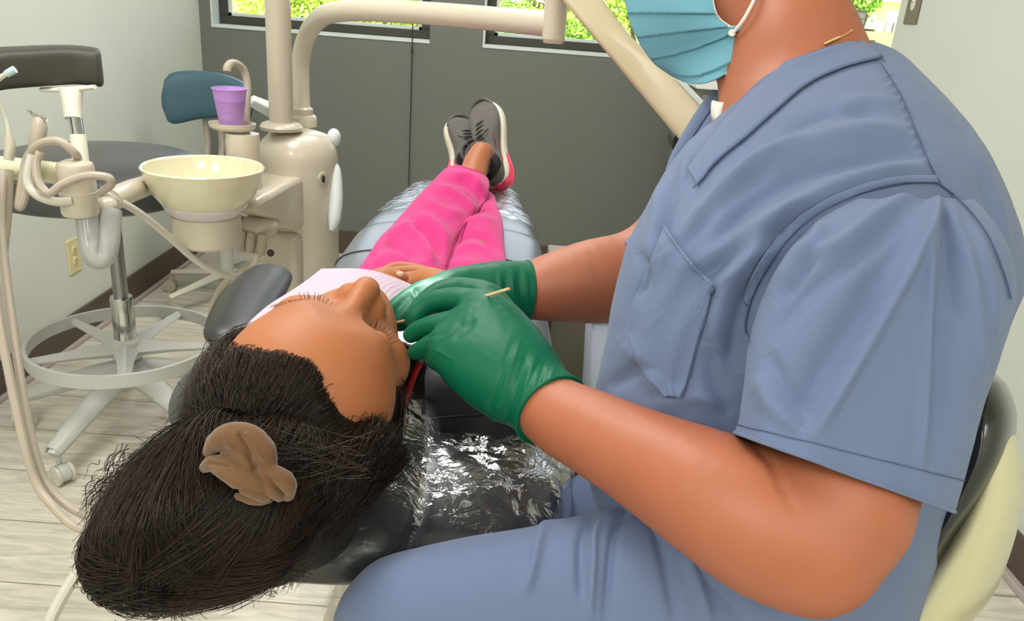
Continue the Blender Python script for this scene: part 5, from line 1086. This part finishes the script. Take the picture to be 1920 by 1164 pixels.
MB().tube(G2[-22] + N[-22] * SG2 * 0.0004, 0.0004, 5, closed=True).build('hem_stitch', M_SCRUBS, SLV)
both = np.concatenate([st_v, sv_v])
seam('armhole_seam', [(1402, 640), (1398, 600), (1420, 530), (1468, 455), (1520, 405), (1590, 370), (1680, 346), (1745, 340), (1772, 352), (1810, 385), (1852, 440), (1882, 510), (1896, 560)], 0.0008, M_SCRUBS, TOP, both, 0.0006)
strip('armhole_band', [(1392, 560), (1418, 500), (1468, 432), (1530, 384), (1600, 352), (1680, 332), (1755, 330)], [(1402, 575), (1430, 515), (1475, 450), (1530, 402), (1600, 367), (1680, 344), (1758, 342)], 0.0010, 0.0012, M_SCRUB, TOP, both)
# far sleeve
slf = [(1330, 210, 1420, 260, .93, .05), (1270, 290, 1390, 340, .95, .07), (1222, 370, 1340, 430, .95, .078), (1196, 420, 1300, 490, .94, .080), (1170, 452, 1262, 560, .925, .078)]
G3 = loft(slf, 160, 18); N = grid_normals(G3); c_ = G3.mean(1, keepdims=True); SG3 = 1 if ((G3 - c_) * N).sum() > 0 else -1
G3 = G3 + N * (0.003 * noise3(G3, 30, 17))[..., None] * SG3
G3 = fold(G3, [([(1260, 310), (1225, 390), (1195, 440)], 8, 0.004), ([(1240, 380), (1215, 440), (1205, 490)], 6, -0.004), ([(1270, 360), (1240, 430), (1225, 480)], 6, 0.004)], None, SG3)
SLF = link('sleeve', G3.reshape(-1, 3), grid_faces(*G3.shape[:2]), M_SCRUB, TOP, solid=0.0018, auto=None)
# collar on the far side with undershirt
strip_pts = [(1345, 172, .835), (1325, 200, .835), (1300, 238, .84), (1272, 285, .845), (1255, 320, .845)]
MB().tube(PP(strip_pts), [0.007, 0.009, 0.009, 0.008, 0.006], 10, sub=6, flat=0.5).build('far_neck_band', M_SCRUB, TOP)
M_UNDER = mat('white_undershirt', (226, 220, 214), 0.8); M_BLUEIN = mat('blue_lining', (86, 112, 190), 0.8)
g = np.array([[P(x0 + (x1 - x0) * u, y + 4 * math.sin(math.pi * u), 0.80 - 0.012 * math.sin(math.pi * u)) for u in np.linspace(0, 1, 12)] for y, x0, x1 in ((192, 1337, 1372), (200, 1336, 1368), (212, 1336, 1362), (226, 1338, 1352))])
us = link('undershirt', g.reshape(-1, 3), grid_faces(4, 12, False), M_UNDER, OP, solid=0.002, auto=None)
MB().tube(g[0], 0.0022, 8).build('undershirt_collar', M_UNDER, us)
MB().tube(PP([(1330, 236, .80), (1322, 252, .80), (1314, 272, .80)]), [0.003, 0.006, 0.003], 10, sub=4).build('lining', M_BLUEIN, TOP)
# necklace
nk = MB(); NKP = catmull(np.array([(1548, 82), (1560, 76), (1578, 68), (1597, 57)], float), 10)
bx = [surfG(x, y, 0.0015, BODYV) for x, y in NKP]
nk.tube(bx, 0.0008, 6)
for i in range(0, 20, 2): nk.ellipsoid(bx[i], (0.0017, 0.0017, 0.0017), n=8)
back = catmull(np.array([bx[-1], bx[-1] + np.array([0.012, 0.03, -0.004]), bx[-1] + np.array([0.01, 0.07, -0.01])]), 6); nk.tube(back, 0.0008, 6)
nk.build('necklace', M_GOLD, OP)
tagm = MB().box((-0.006, -0.001, -0.004), (0.008, 0.001, 0.004), np.array([[1, 0, 0, P(1624, 82, .80)[0]], [0, 1, 0, P(1624, 82, .80)[1]], [0, 0, 1, P(1624, 82, .80)[2]], [0, 0, 0, 1]])).build('collar_tag', mat('red_tag', (206, 72, 78), 0.7), TOP, smooth=False)

# ---- face mask: pleated, hanging from the ear
def mk(u, t):                                # u: nose side -> cheek side, t: top -> bottom
    A = catmull(np.array([(1150, -200), (1163, -80), (1173, 0), (1190, 60), (1222, 112), (1258, 140)], float), 8)
    B = catmull(np.array([(1330, -190), (1325, -60), (1330, 20), (1352, 60), (1392, 62), (1396, 62)], float), 8)
    C_ = catmull(np.array([(1330, -190), (1332, -60), (1340, 20), (1368, 50), (1396, 56), (1360, 140)], float), 8)
    a = A[min(int(t * (len(A) - 1)), len(A) - 1)]
    b = C_[min(int(t * (len(C_) - 1)), len(C_) - 1)]
    i = t * (len(A) - 1); i0 = int(i); i1 = min(i0 + 1, len(A) - 1); fr = i - i0; a = A[i0] * (1 - fr) + A[i1] * fr; b = C_[i0] * (1 - fr) + C_[i1] * fr
    bot = 18 * math.sin(math.pi * u) * max(0, t - 0.6) * 2.5
    x, y = a * (1 - u) + b * u; y += bot
    D = 0.875 - 0.085 * math.sin(math.pi * 0.5 * u) ** 1.0 + 0.02 * max(0, t - 0.7)
    ple = 0.0035 * ((t * 6.3 + u * 0.6 * (1 - t)) % 1.0)
    return P(x, y, D - ple)
g = np.array([[mk(u, t) for u in np.linspace(0, 1, 70)] for t in np.linspace(0, 1, 180)])
MK = link('face_mask', g.reshape(-1, 3), grid_faces(*g.shape[:2], False), M_MASK, OP, solid=0.0012, auto=None)
g2 = g.copy(); g2 = g + (FW * 0.16 * np.sin(np.linspace(0, math.pi / 2, 70))[None, :, None]) + RT * 0  # far half wraps round the nose to the other cheek
far_half = np.array([[g[j, i] + np.array([0.0, 1.0, 0.15]) * (0.010 + 0.06 * (i / 69.0)) * (1 - 0.6 * j / 179) for i in range(70)] for j in range(180)])
link('far_panel', far_half.reshape(-1, 3), grid_faces(180, 70, False), M_MASK, MK, solid=0.001, auto=None)
MB().tube(g[:, -1], 0.0014, 6).build('side_binding', M_WHITEC, MK)
MB().tube(PP([(1376, 60, .785), (1395, 35, .775), (1416, -5, .77), (1440, -60, .775), (1450, -110, .785)]), 0.0017, 8, sub=5).build('ear_loop', M_WHITEC, MK)
MB().lathe([(0.0035, -0.001), (0.0035, 0.0012), (0, 0.0012)], P(1372, 62, .786), -FW, 12).build('weld_spot', M_WHITEC, MK)

# ---- scrub trousers: near and far thigh
nt = [(1640, 960, 1700, 1560, .72, .10, 2.3), (1500, 985, 1540, 1520, .70, .10, 2.3), (1340, 972, 1370, 1490, .69, .10, 2.3), (1200, 955, 1215, 1460, .68, .098, 2.3), (1100, 968, 1110, 1440, .675, .095, 2.3), (1000, 988, 1005, 1420, .67, .092, 2.3), (880, 1006, 890, 1400, .665, .088, 2.3), (780, 1028, 800, 1380, .66, .082, 2.3), (705, 1052, 740, 1360, .66, .074, 2.3), (655, 1098, 700, 1330, .66, .06, 2.2), (628, 1150, 668, 1300, .66, .035, 2.1), (622, 1190, 650, 1270, .66, .012, 2.0)]
G4 = loft(nt, 260, 24); N = grid_normals(G4); c_ = G4.mean(1, keepdims=True); SG4 = 1 if ((G4 - c_) * N).sum() > 0 else -1
G4 = G4 + N * (0.0016 * noise3(G4, 14, 23))[..., None] * SG4
G4 = fold(G4, [([(1165, 955), (1120, 990), (1112, 1060), (1105, 1164)], 7, 0.006), ([(1110, 965), (1090, 1010), (1090, 1120)], 9, -0.005), ([(1060, 968), (1020, 990), (1000, 1060), (985, 1110)], 10, 0.005), ([(1180, 960), (1150, 1000), (1135, 1164)], 8, -0.006), ([(1260, 960), (1290, 1050), (1330, 1164)], 12, 0.006), ([(1225, 960), (1250, 1060), (1270, 1164)], 12, -0.005), ([(1330, 1000), (1400, 1090), (1450, 1164)], 12, 0.006)], None, SG4)
ft = [(1400, 850, 1430, 1080, .88, .08, 2.2), (1250, 860, 1260, 1090, .90, .08, 2.2), (1130, 872, 1130, 1090, .92, .08, 2.2), (1070, 900, 1075, 1080, .93, .07, 2.2), (1040, 930, 1050, 1060, .935, .04, 2.2), (1032, 960, 1040, 1030, .937, .01, 2.0)]
G5 = loft(ft, 120, 12)
shin = loft([(622, 1240, 800, 1260, .70, .06, 2.2), (640, 1400, 790, 1410, .80, .055, 2.2), (680, 1640, 800, 1640, .98, .05, 2.2)], 80, 8)
shin2 = loft([(1036, 990, 1110, 1030, .95, .05, 2.2), (1020, 1080, 1090, 1100, 1.10, .05, 2.2), (1010, 1200, 1070, 1210, 1.30, .045, 2.2)], 80, 8)
vv_, ff_ = merge((G4.reshape(-1, 3), grid_faces(*G4.shape[:2])), (G5.reshape(-1, 3), grid_faces(*G5.shape[:2])), (shin.reshape(-1, 3), grid_faces(*shin.shape[:2])))
TRO = link('scrub_trousers', vv_, ff_, M_SCRUB, OP, auto=None)

# ---- operator's stool
M_SHELL = mat('cream_shell', (204, 198, 160), 0.35, coat=0.3, noise=(3, 0.02)); M_BLKL = mat('gloss_black_vinyl', (30, 30, 30), 0.22, coat=0.4)
base = np.array([P(1640, 1240, .76)[0] + 0.02, P(1640, 1240, .76)[1], 0.0])
e = empty('operator_stool', base, 'operator\'s stool with black cushion backrest and glossy cream shell', 'stool')
sh = loft([(1862, 716, 1872, 718, .80, .05, 2.4), (1856, 736, 1884, 740, .80, .10, 2.6), (1848, 780, 1898, 786, .80, .14, 2.8), (1840, 862, 1915, 866, .80, .155, 2.8), (1810, 940, 1915, 945, .80, .155, 2.8), (1768, 1020, 1893, 1035, .80, .15, 2.8), (1722, 1090, 1858, 1118, .80, .14, 2.8), (1690, 1150, 1802, 1185, .80, .13, 2.8), (1670, 1210, 1740, 1250, .80, .11, 2.6), (1660, 1260, 1690, 1285, .80, .08, 2.4)], 120, 12)
MB().add(*capped(sh)).build('back_shell', M_SHELL, e)
ck = loft([(1846, 696, 1866, 700, .785, .05, 2.4), (1832, 716, 1890, 726, .785, .10, 2.6), (1812, 770, 1905, 778, .785, .14, 2.8), (1800, 850, 1897, 848, .785, .15, 2.6), (1770, 930, 1862, 920, .785, .145, 2.5), (1730, 1020, 1800, 1000, .785, .135, 2.5), (1704, 1085, 1754, 1075, .785, .12, 2.4), (1690, 1140, 1720, 1130, .785, .09, 2.4)], 120, 12)
MB().add(*capped(ck)).build('back_cushion', M_BLKL, e)
sz = P(1600, 1400, .74)[2]
MB().lathe([(0, 0.49), (0.17, 0.49), (0.195, 0.51), (0.198, 0.535), (0.18, 0.56), (0, 0.57)], base, n=48).build('seat', M_BLKL, e)
MB().tube([base + [0, 0, 0.48], [P(1800, 1150, .82)[0] + 0.03, P(1800, 1150, .82)[1] + 0.02, 0.50], P(1790, 1150, .83)], 0.014, 10, sub=4).build('back_support', M_CHROME, e)
MB().tube([base + [0, 0, 0.10], base + [0, 0, 0.49]], 0.024, 20).build('column', M_CHROME, e)
for k in range(5):
    an = 0.35 + k * 2 * math.pi / 5; d = np.array([math.cos(an), math.sin(an), 0])
    MB().tube([base + [0, 0, 0.11], base + d * 0.27 + [0, 0, 0.08]], [0.026, 0.015], 8).build('leg', M_GREYB, e)
    caster(base + d * 0.26, an + 0.8, e)
# ------------------------------------------------------------------ patient's hair, bun and scrunchie
M_HAIR = mat('dark_brown_hair', (34, 24, 18), 0.42, noise=(16, 0.3, (56, 39, 29)), spec=0.35); M_HAIRB = mat('hair_mass', (20, 14, 11), 0.85, bump=(160, 0.5, 0.003))
EC, ER = np.array([0, -0.012, 0.030]), np.array([0.0835, 0.104, 0.0965])
s = SDF((-0.11, -0.14, -0.09), (0.11, 0.13, 0.15), 0.002)
GX = np.array([(-.095, -.01), (-.080, .018), (-.069, .036), (-.056, .047), (-.038, .056), (-.019, .065), (0, .067), (.012, .062), (.02, .055), (.03, .046), (.04, .038), (.054, .033), (.062, .038), (.070, .034), (.078, .018), (.095, -.01)])
def hline(x): return np.interp(x, GX[:, 0], GX[:, 1])
s.ball(EC, ER, 0); sl, X = s.win(s.lo, s.lo + s.n * s.h); s.op(sl, (hline(X[..., 0]) - X[..., 1]).astype(np.float32) + 0.003, 0.006, 'sub')
s.ball((0.0, 0.05, -0.10), (0.075, 0.11, 0.075), 0.01, mode='sub')
v, f = s.mesh(smooth=2); hm1 = (hw(v + vnormals(v, f) * (0.002 * noise3(v, 60, 3))[:, None]), f)
BC = P(400, 952, 0.575); b1 = (RT * (-0.88) + UP * (-0.47)); b1 /= np.linalg.norm(b1); b3 = (BC - EYE) / np.linalg.norm(BC - EYE); b1 -= b3 * (b1 @ b3); b1 /= np.linalg.norm(b1); b2 = np.cross(b3, b1)
BR = np.array([0.080, 0.058, 0.045]); BM = np.stack([b1, b2, b3])      # rows: long axis, short axis, away from viewer
s = SDF(BC - 0.16, BC + 0.17, 0.0028)
s.ball(BC, BR * 0.90, 0, BM).ball(P(520, 1000, 0.61), 0.038, 0.02).ball(P(600, 930, 0.665), 0.040, 0.03).ball(P(590, 1000, 0.655), 0.026, 0.03).ball(P(470, 870, 0.605), 0.030, 0.03)
v, f = s.mesh(smooth=2); hm2 = (v + vnormals(v, f) * (0.004 * noise3(v, 45, 8))[:, None], f)
HAIR = link('hair', *merge(hm1, hm2), M_HAIRB, PT, auto=None); HAIR['label'] = 'dark brown hair gathered in a messy bun'
def strands(Q, r0, r1, name, m=M_HAIR):      # Q: n x k x 3 centre lines -> thin three sided tubes in one mesh
    n, k, _ = Q.shape; T = np.gradient(Q, axis=1); T /= np.linalg.norm(T, axis=2, keepdims=True) + 1e-9
    a = np.cross(T, np.array([0.31, 0.52, 0.79])); a /= np.linalg.norm(a, axis=2, keepdims=True) + 1e-9; b = np.cross(T, a)
    r = np.linspace(1, 0.25, k)[None, :, None] ** 0.6 * (RNG.uniform(r0, r1, (n, 1, 1)))
    V = np.stack([Q + r * (a * math.cos(t) + b * math.sin(t)) for t in (0, 2.094, 4.189)], 2).reshape(-1, 3)
    base = (np.arange(n)[:, None] * k + np.arange(k - 1)[None, :]).ravel() * 3
    Fs = np.concatenate([np.stack([base + i, base + (i + 1) % 3, base + 3 + (i + 1) % 3, base + 3 + i], 1) for i in range(3)])
    return link(name, V, Fs, m, HAIR, auto=None)
def hit(px, py, grow=1.0):                   # where a sight line meets the hair ellipsoid, head-local
    o = (EYE - HT) @ HR; d = (P(px, py, 1.0) - EYE) @ HR; R_ = ER * grow; A = ((d / R_) ** 2).sum(); B = (2 * (o - EC) * d / R_ ** 2).sum(); C = (((o - EC) / R_) ** 2).sum() - 1
    q = B * B - 4 * A * C; t = (-B - math.sqrt(max(q, 0))) / (2 * A); return o + d * t
gl = hit(455, 868); gd = (gl - EC) / ER
def slerp(a, b, t):
    a = a / np.linalg.norm(a, axis=-1, keepdims=True); b = b / np.linalg.norm(b, axis=-1, keepdims=True); w = np.arccos(np.clip((a * b).sum(-1, keepdims=True), -1, 1))[..., None, :]
    a, b = a[..., None, :], b[..., None, :]; t = t[None, :, None]; sw = np.sin(w) + 1e-6
    return (np.sin((1 - t) * w) * a + np.sin(t * w) * b) / sw
n = 9000; D0 = RNG.normal(size=(n * 4, 3)); D0 /= np.linalg.norm(D0, axis=1)[:, None]; L0 = EC + D0 * ER
fc = hline(L0[:, 0]) - L0[:, 1] + RNG.normal(size=n * 4) * 0.0018; keep = (fc > 0.0) & (L0[:, 2] > -0.075 + RNG.uniform(0, .02, n * 4)) 
near_line = RNG.uniform(size=n * 4) < np.where(fc < 0.02, 1.0, 0.42); D0 = D0[keep & near_line][:n]; fc0 = fc[keep & near_line][:n]
t = np.linspace(0, 1, 18); n = len(D0)
ge = gd / np.linalg.norm(gd) + RNG.normal(size=(n, 3)) * 0.09
Q = slerp(D0, ge, t)
lift = 1.016 + RNG.uniform(0.0, 0.055, (n, 1, 1)) * np.sin(np.pi * t * 0.9 + 0.15)[None, :, None] + 0.012 * t[None, :, None]
lift = np.where((t[None, :, None] < 0.05) & (fc0[:, None, None] < 0.012), 0.945, lift)
wav = RNG.normal(size=(n, 1, 3)) * 0.016 * np.sin(t * RNG.uniform(4, 11, (n, 1)) + RNG.uniform(0, 6, (n, 1)))[..., None]
QQ = EC + Q * ER; okp = (QQ[..., 1] - hline(QQ[..., 0])).max(1) < 0.004
Dn, gn = D0[~okp], ge[~okp]; md = Dn + gn + np.array([0.25, -1.1, 0.9]) * np.clip(Dn[:, :1] * 3 + 1.2, 0.4, 1.2); Ln = Dn; md /= np.linalg.norm(md, axis=1)[:, None]
tt = t[None, :, None]; Bz = (1 - tt) ** 2 * Dn[:, None] + 2 * tt * (1 - tt) * md[:, None] + tt ** 2 * (gn / np.linalg.norm(gn, axis=1)[:, None])[:, None]; Bz /= np.linalg.norm(Bz, axis=2)[..., None]
ok2 = (lambda q: (q[..., 1] - hline(q[..., 0])).max(1) < 0.006)(EC + Bz * ER)
Q = np.concatenate([Q[okp], Bz[ok2]]); lift = np.concatenate([lift[okp], lift[~okp][ok2]]); wav = np.concatenate([wav[okp], wav[~okp][ok2]])
strands(hw((EC + Q * ER * lift + wav * ER * 3)[:, :, :]), 0.00022, 0.00048, 'scalp_strands')
# fine hairs growing back from the hairline
hl = catmull(np.array([(452, 646), (500, 656), (545, 662), (585, 675), (603, 698), (615, 724), (627, 750), (641, 775), (666, 792), (690, 786), (712, 780), (738, 796)], float), 12)
Q2 = []
for _ in range(2600):
    p = hl[RNG.integers(len(hl))]; a = (hit(p[0] + RNG.normal() * 3, p[1] + RNG.uniform(-7, 12), 0.955) - EC) / ER; a /= np.linalg.norm(a); b = gd / np.linalg.norm(gd) + RNG.normal(size=3) * 0.10; b /= np.linalg.norm(b)
    L_ = RNG.uniform(0.25, 1.0); tt = np.linspace(0, L_, 14)[:, None]; q = a * (1 - tt) + b * tt; q += np.array([0.0, 0.0, 0.28]) * np.sin(np.pi * tt) * (1 if a[0] > 0.2 else 0.2); q /= np.linalg.norm(q, axis=1)[:, None]
    Q2.append(EC + q * ER * (0.955 + (0.075 + RNG.uniform(0, 0.03)) * np.minimum(1, tt * 9 / 1.0) + 0.01 * np.sin(tt * 9 + RNG.uniform(0, 6))))
strands(hw(np.array(Q2)), 0.00018, 0.00034, 'hairline_strands')
# bun fan
pole = P(440, 880, 0.60) - BC; pole = BM @ pole; pole = pole / BR; pole /= np.linalg.norm(pole)
n = 13000; A = RNG.normal(size=(n, 3)); A -= (A @ pole)[:, None] * pole; A /= np.linalg.norm(A, axis=1)[:, None]
pol = RNG.uniform(1.0, 2.6, n); t = np.linspace(0.02, 1, 24)
a0 = RNG.uniform(0.05, 1.9, n); a1 = np.minimum(a0 + RNG.uniform(0.8, 1.5, n), 3.08); ang = a0[:, None] + (a1 - a0)[:, None] * t[None, :]; q = np.cos(ang)[..., None] * pole + np.sin(ang)[..., None] * A[:, None, :]
sw = np.cross(pole, A); q = q + sw[:, None, :] * (RNG.uniform(-0.35, 0.35, (n, 1)) * t[None, :] ** 1.5)[..., None]
rad = RNG.uniform(0.93, 1.08, (n, 1, 1)) + 0.03 * np.sin(ang * 6 + RNG.uniform(0, 1, (n, 1)))[..., None]
lump = 1 + 0.075 * np.sin(np.arctan2(A[:, 1], A[:, 0]) * 5)[:, None, None] + 0.03 * np.sin(np.arctan2(A[:, 1], A[:, 0]) * 13)[:, None, None]
Q = BC + (q * rad * lump * BR) @ BM
strands(Q, 0.00028, 0.00055, 'bun_strands')
# side hair from the temple and ear round under the bun
n = 6000; u = RNG.uniform(0, 1, n); ra = np.array([hit(690 + 50 * x, 800 + 60 * x, 1.0) for x in u]); st = hw(ra + RNG.normal(size=(n, 3)) * 0.006)
en = np.array([P(430 + 200 * b_, 920 + RNG.uniform(0, 190 - 90 * b_), 0.560 + 0.07 * b_ + RNG.uniform(-.012, .02)) for b_ in RNG.uniform(0, 1, n)])
mid = np.array([P(660 - 60 * x + RNG.uniform(-40, 40), 880 + 110 * x * 1.2 + RNG.uniform(-40, 40), 0.605 + RNG.uniform(-.015, .025)) for x in u])
t = np.linspace(0, 1, 18)[None, :, None]
Q = (1 - t) ** 2 * st[:, None] + 2 * t * (1 - t) * mid[:, None] + t * t * en[:, None] + 0.002 * np.sin(t * RNG.uniform(4, 12, (n, 1, 1)) + RNG.uniform(0, 6, (n, 1, 3)))
strands(Q, 0.00025, 0.0005, 'side_strands')
# curls: loops along the lower left outline of the bun, flyaways at the top left, frizz over the headrest
def curl(x0, y0, x1, y1, D, amp, turns, k=46):
    a, b = P(x0, y0, D), P(x1, y1, D + RNG.uniform(-.01, .01)); d = b - a; L = np.linalg.norm(d); d /= L; s1 = np.cross(d, FW); s1 /= np.linalg.norm(s1); t = np.linspace(0, 1, k); ph = RNG.uniform(0, 6)
    w = np.sin(np.pi * np.clip(t * 1.2, 0, 1)) * 0.6 + 0.4 * t
    return a + np.outer(t * L * (1 - 0.25 * np.sin(t * 3)), d) + np.outer(amp * w * np.sin(t * turns * 6.283 + ph), s1) + np.outer(amp * 0.9 * w * np.cos(t * turns * 6.283 + ph), d * 0.8 + FW * 0.6)
C = []
edge = catmull(np.array([(165, 965), (150, 920), (160, 890), (185, 870), (215, 850)], float), 10)
low = catmull(np.array([(185, 985), (215, 1030), (250, 1060), (285, 1080), (310, 1100), (345, 1118), (400, 1125), (450, 1130), (510, 1110), (560, 1090)], float), 12)
for _ in range(230):
    p = low[RNG.integers(len(low))]; C.append(curl(p[0] + RNG.uniform(5, 35), p[1] - RNG.uniform(20, 60), p[0] + RNG.uniform(-25, 12), p[1] + RNG.uniform(-10, 22), 0.565, RNG.uniform(0.003, 0.0085), RNG.uniform(.5, 1.5)))
for _ in range(34): C.append(curl(345 + RNG.uniform(-15, 40), 1085 + RNG.uniform(-10, 10), 325 + RNG.uniform(-12, 25), 1140 + RNG.uniform(-15, 10), 0.565, RNG.uniform(0.004, 0.008), RNG.uniform(.6, 1.3)))
for _ in range(60):
    p = edge[RNG.integers(len(edge))]; C.append(curl(p[0] + RNG.uniform(20, 60), p[1] - RNG.uniform(-10, 30), p[0] + RNG.uniform(-12, 10), p[1] + RNG.uniform(10, 60), 0.575, RNG.uniform(0.002, 0.006), RNG.uniform(.4, .9)))
W_ = []
for _ in range(46):
    x = RNG.uniform(240, 400); W_.append(curl(x + RNG.uniform(50, 110), 850 - (x - 230) * 0.35 + RNG.uniform(0, 30), x + RNG.uniform(-70, -10), 860 - (x - 230) * 0.55 + RNG.uniform(-30, 20), 0.57, RNG.uniform(0.006, 0.013), RNG.uniform(.3, .8)))
for _ in range(420):
    u_ = RNG.uniform(); C.append(curl(420 + 90 * u_ + RNG.uniform(-40, 40), 700 + RNG.uniform(-45, 120), 350 + 70 * u_ + RNG.uniform(-30, 60), 760 + RNG.uniform(-60, 90), 0.66, RNG.uniform(0.001, 0.0035), RNG.uniform(.7, 2.2)))
for _ in range(70): C.append(curl(RNG.uniform(480, 700), RNG.uniform(800, 900), RNG.uniform(380, 640), RNG.uniform(780, 960), 0.56, RNG.uniform(0.001, 0.004), RNG.uniform(.3, .9)))
strands(np.array(W_), 0.00016, 0.0003, 'flyaway_hairs')
strands(np.array(C), 0.00026, 0.00046, 'loose_curls')

# scrunchie
M_SCR = mat('tan_scrunchie', (108, 75, 45), 0.95, noise=(40, 0.12), sheen=0.3, bump=(260, 0.3, 0.001))
s = SDF(P(465, 870, 0.53) - 0.055, P(465, 870, 0.53) + 0.055, 0.0009)
zf = 0.533
s.chain([P(394, 846, zf + .008), P(408, 826, zf), P(440, 816, zf - .003), P(474, 826, zf - .003), P(496, 852, zf - .002), P(506, 880, zf + .006)], [0.0045, 0.0070, 0.0088, 0.0092, 0.0082, 0.0050], 0.001, sub=5)
s.chain([P(425, 848, zf + .001), P(452, 852, zf - .004), P(470, 872, zf - .004), P(478, 892, zf + .002)], [0.0040, 0.0056, 0.0054, 0.0035], 0.001, sub=5)
s.chain([P(384, 876, zf + .004), P(402, 870, zf - .002), P(430, 882, zf - .006), P(462, 904, zf - .007), P(490, 922, zf - .002), P(500, 930, zf + .006)], [0.0038, 0.0060, 0.0074, 0.0080, 0.0062, 0.0035], 0.001, sub=5)
s.chain([P(476, 882, zf + .001), P(494, 882, zf - .004), P(520, 890, zf - .004), P(538, 906, zf), P(540, 930, zf + .008)], [0.0030, 0.0048, 0.0064, 0.0066, 0.0040], 0.001, sub=5)
s.chain([P(478, 906, zf), P(500, 908, zf - .003), P(518, 922, zf), P(524, 934, zf + .008)], [0.0035, 0.0050, 0.0048, 0.003], 0.001, sub=5)
s.chain([P(450, 928, zf + .002), P(480, 936, zf + .001), P(505, 936, zf + .006)], [0.0035, 0.0042, 0.003], 0.001, sub=5)
v, f = s.mesh(smooth=1); n_ = vnormals(v, f); px, py, _ = proj(v)
def gro(a, b, w, h_):
    (ax, ay), (bx, by) = a, b; ab = np.array([bx - ax, by - ay], float); t = np.clip(((px - ax) * ab[0] + (py - ay) * ab[1]) / (ab @ ab), 0, 1); return h_ * np.exp(-((np.hypot(px - ax - t * ab[0], py - ay - t * ab[1])) / w) ** 2)
d = 0.0006 * noise3(v, 220, 3) + gro((448, 815), (478, 880), 4, -0.003) + gro((462, 812), (495, 862), 4, 0.0012) + gro((425, 830), (470, 870), 5, 0.0012) + gro((392, 868), (430, 872), 4, -0.0022) + gro((440, 920), (495, 926), 3, -0.002) + gro((500, 895), (532, 930), 3, -0.0026) + gro((405, 885), (450, 905), 6, 0.001)
scr = link('scrunchie', v + n_ * d[:, None], f, M_SCR, HAIR, auto=None)
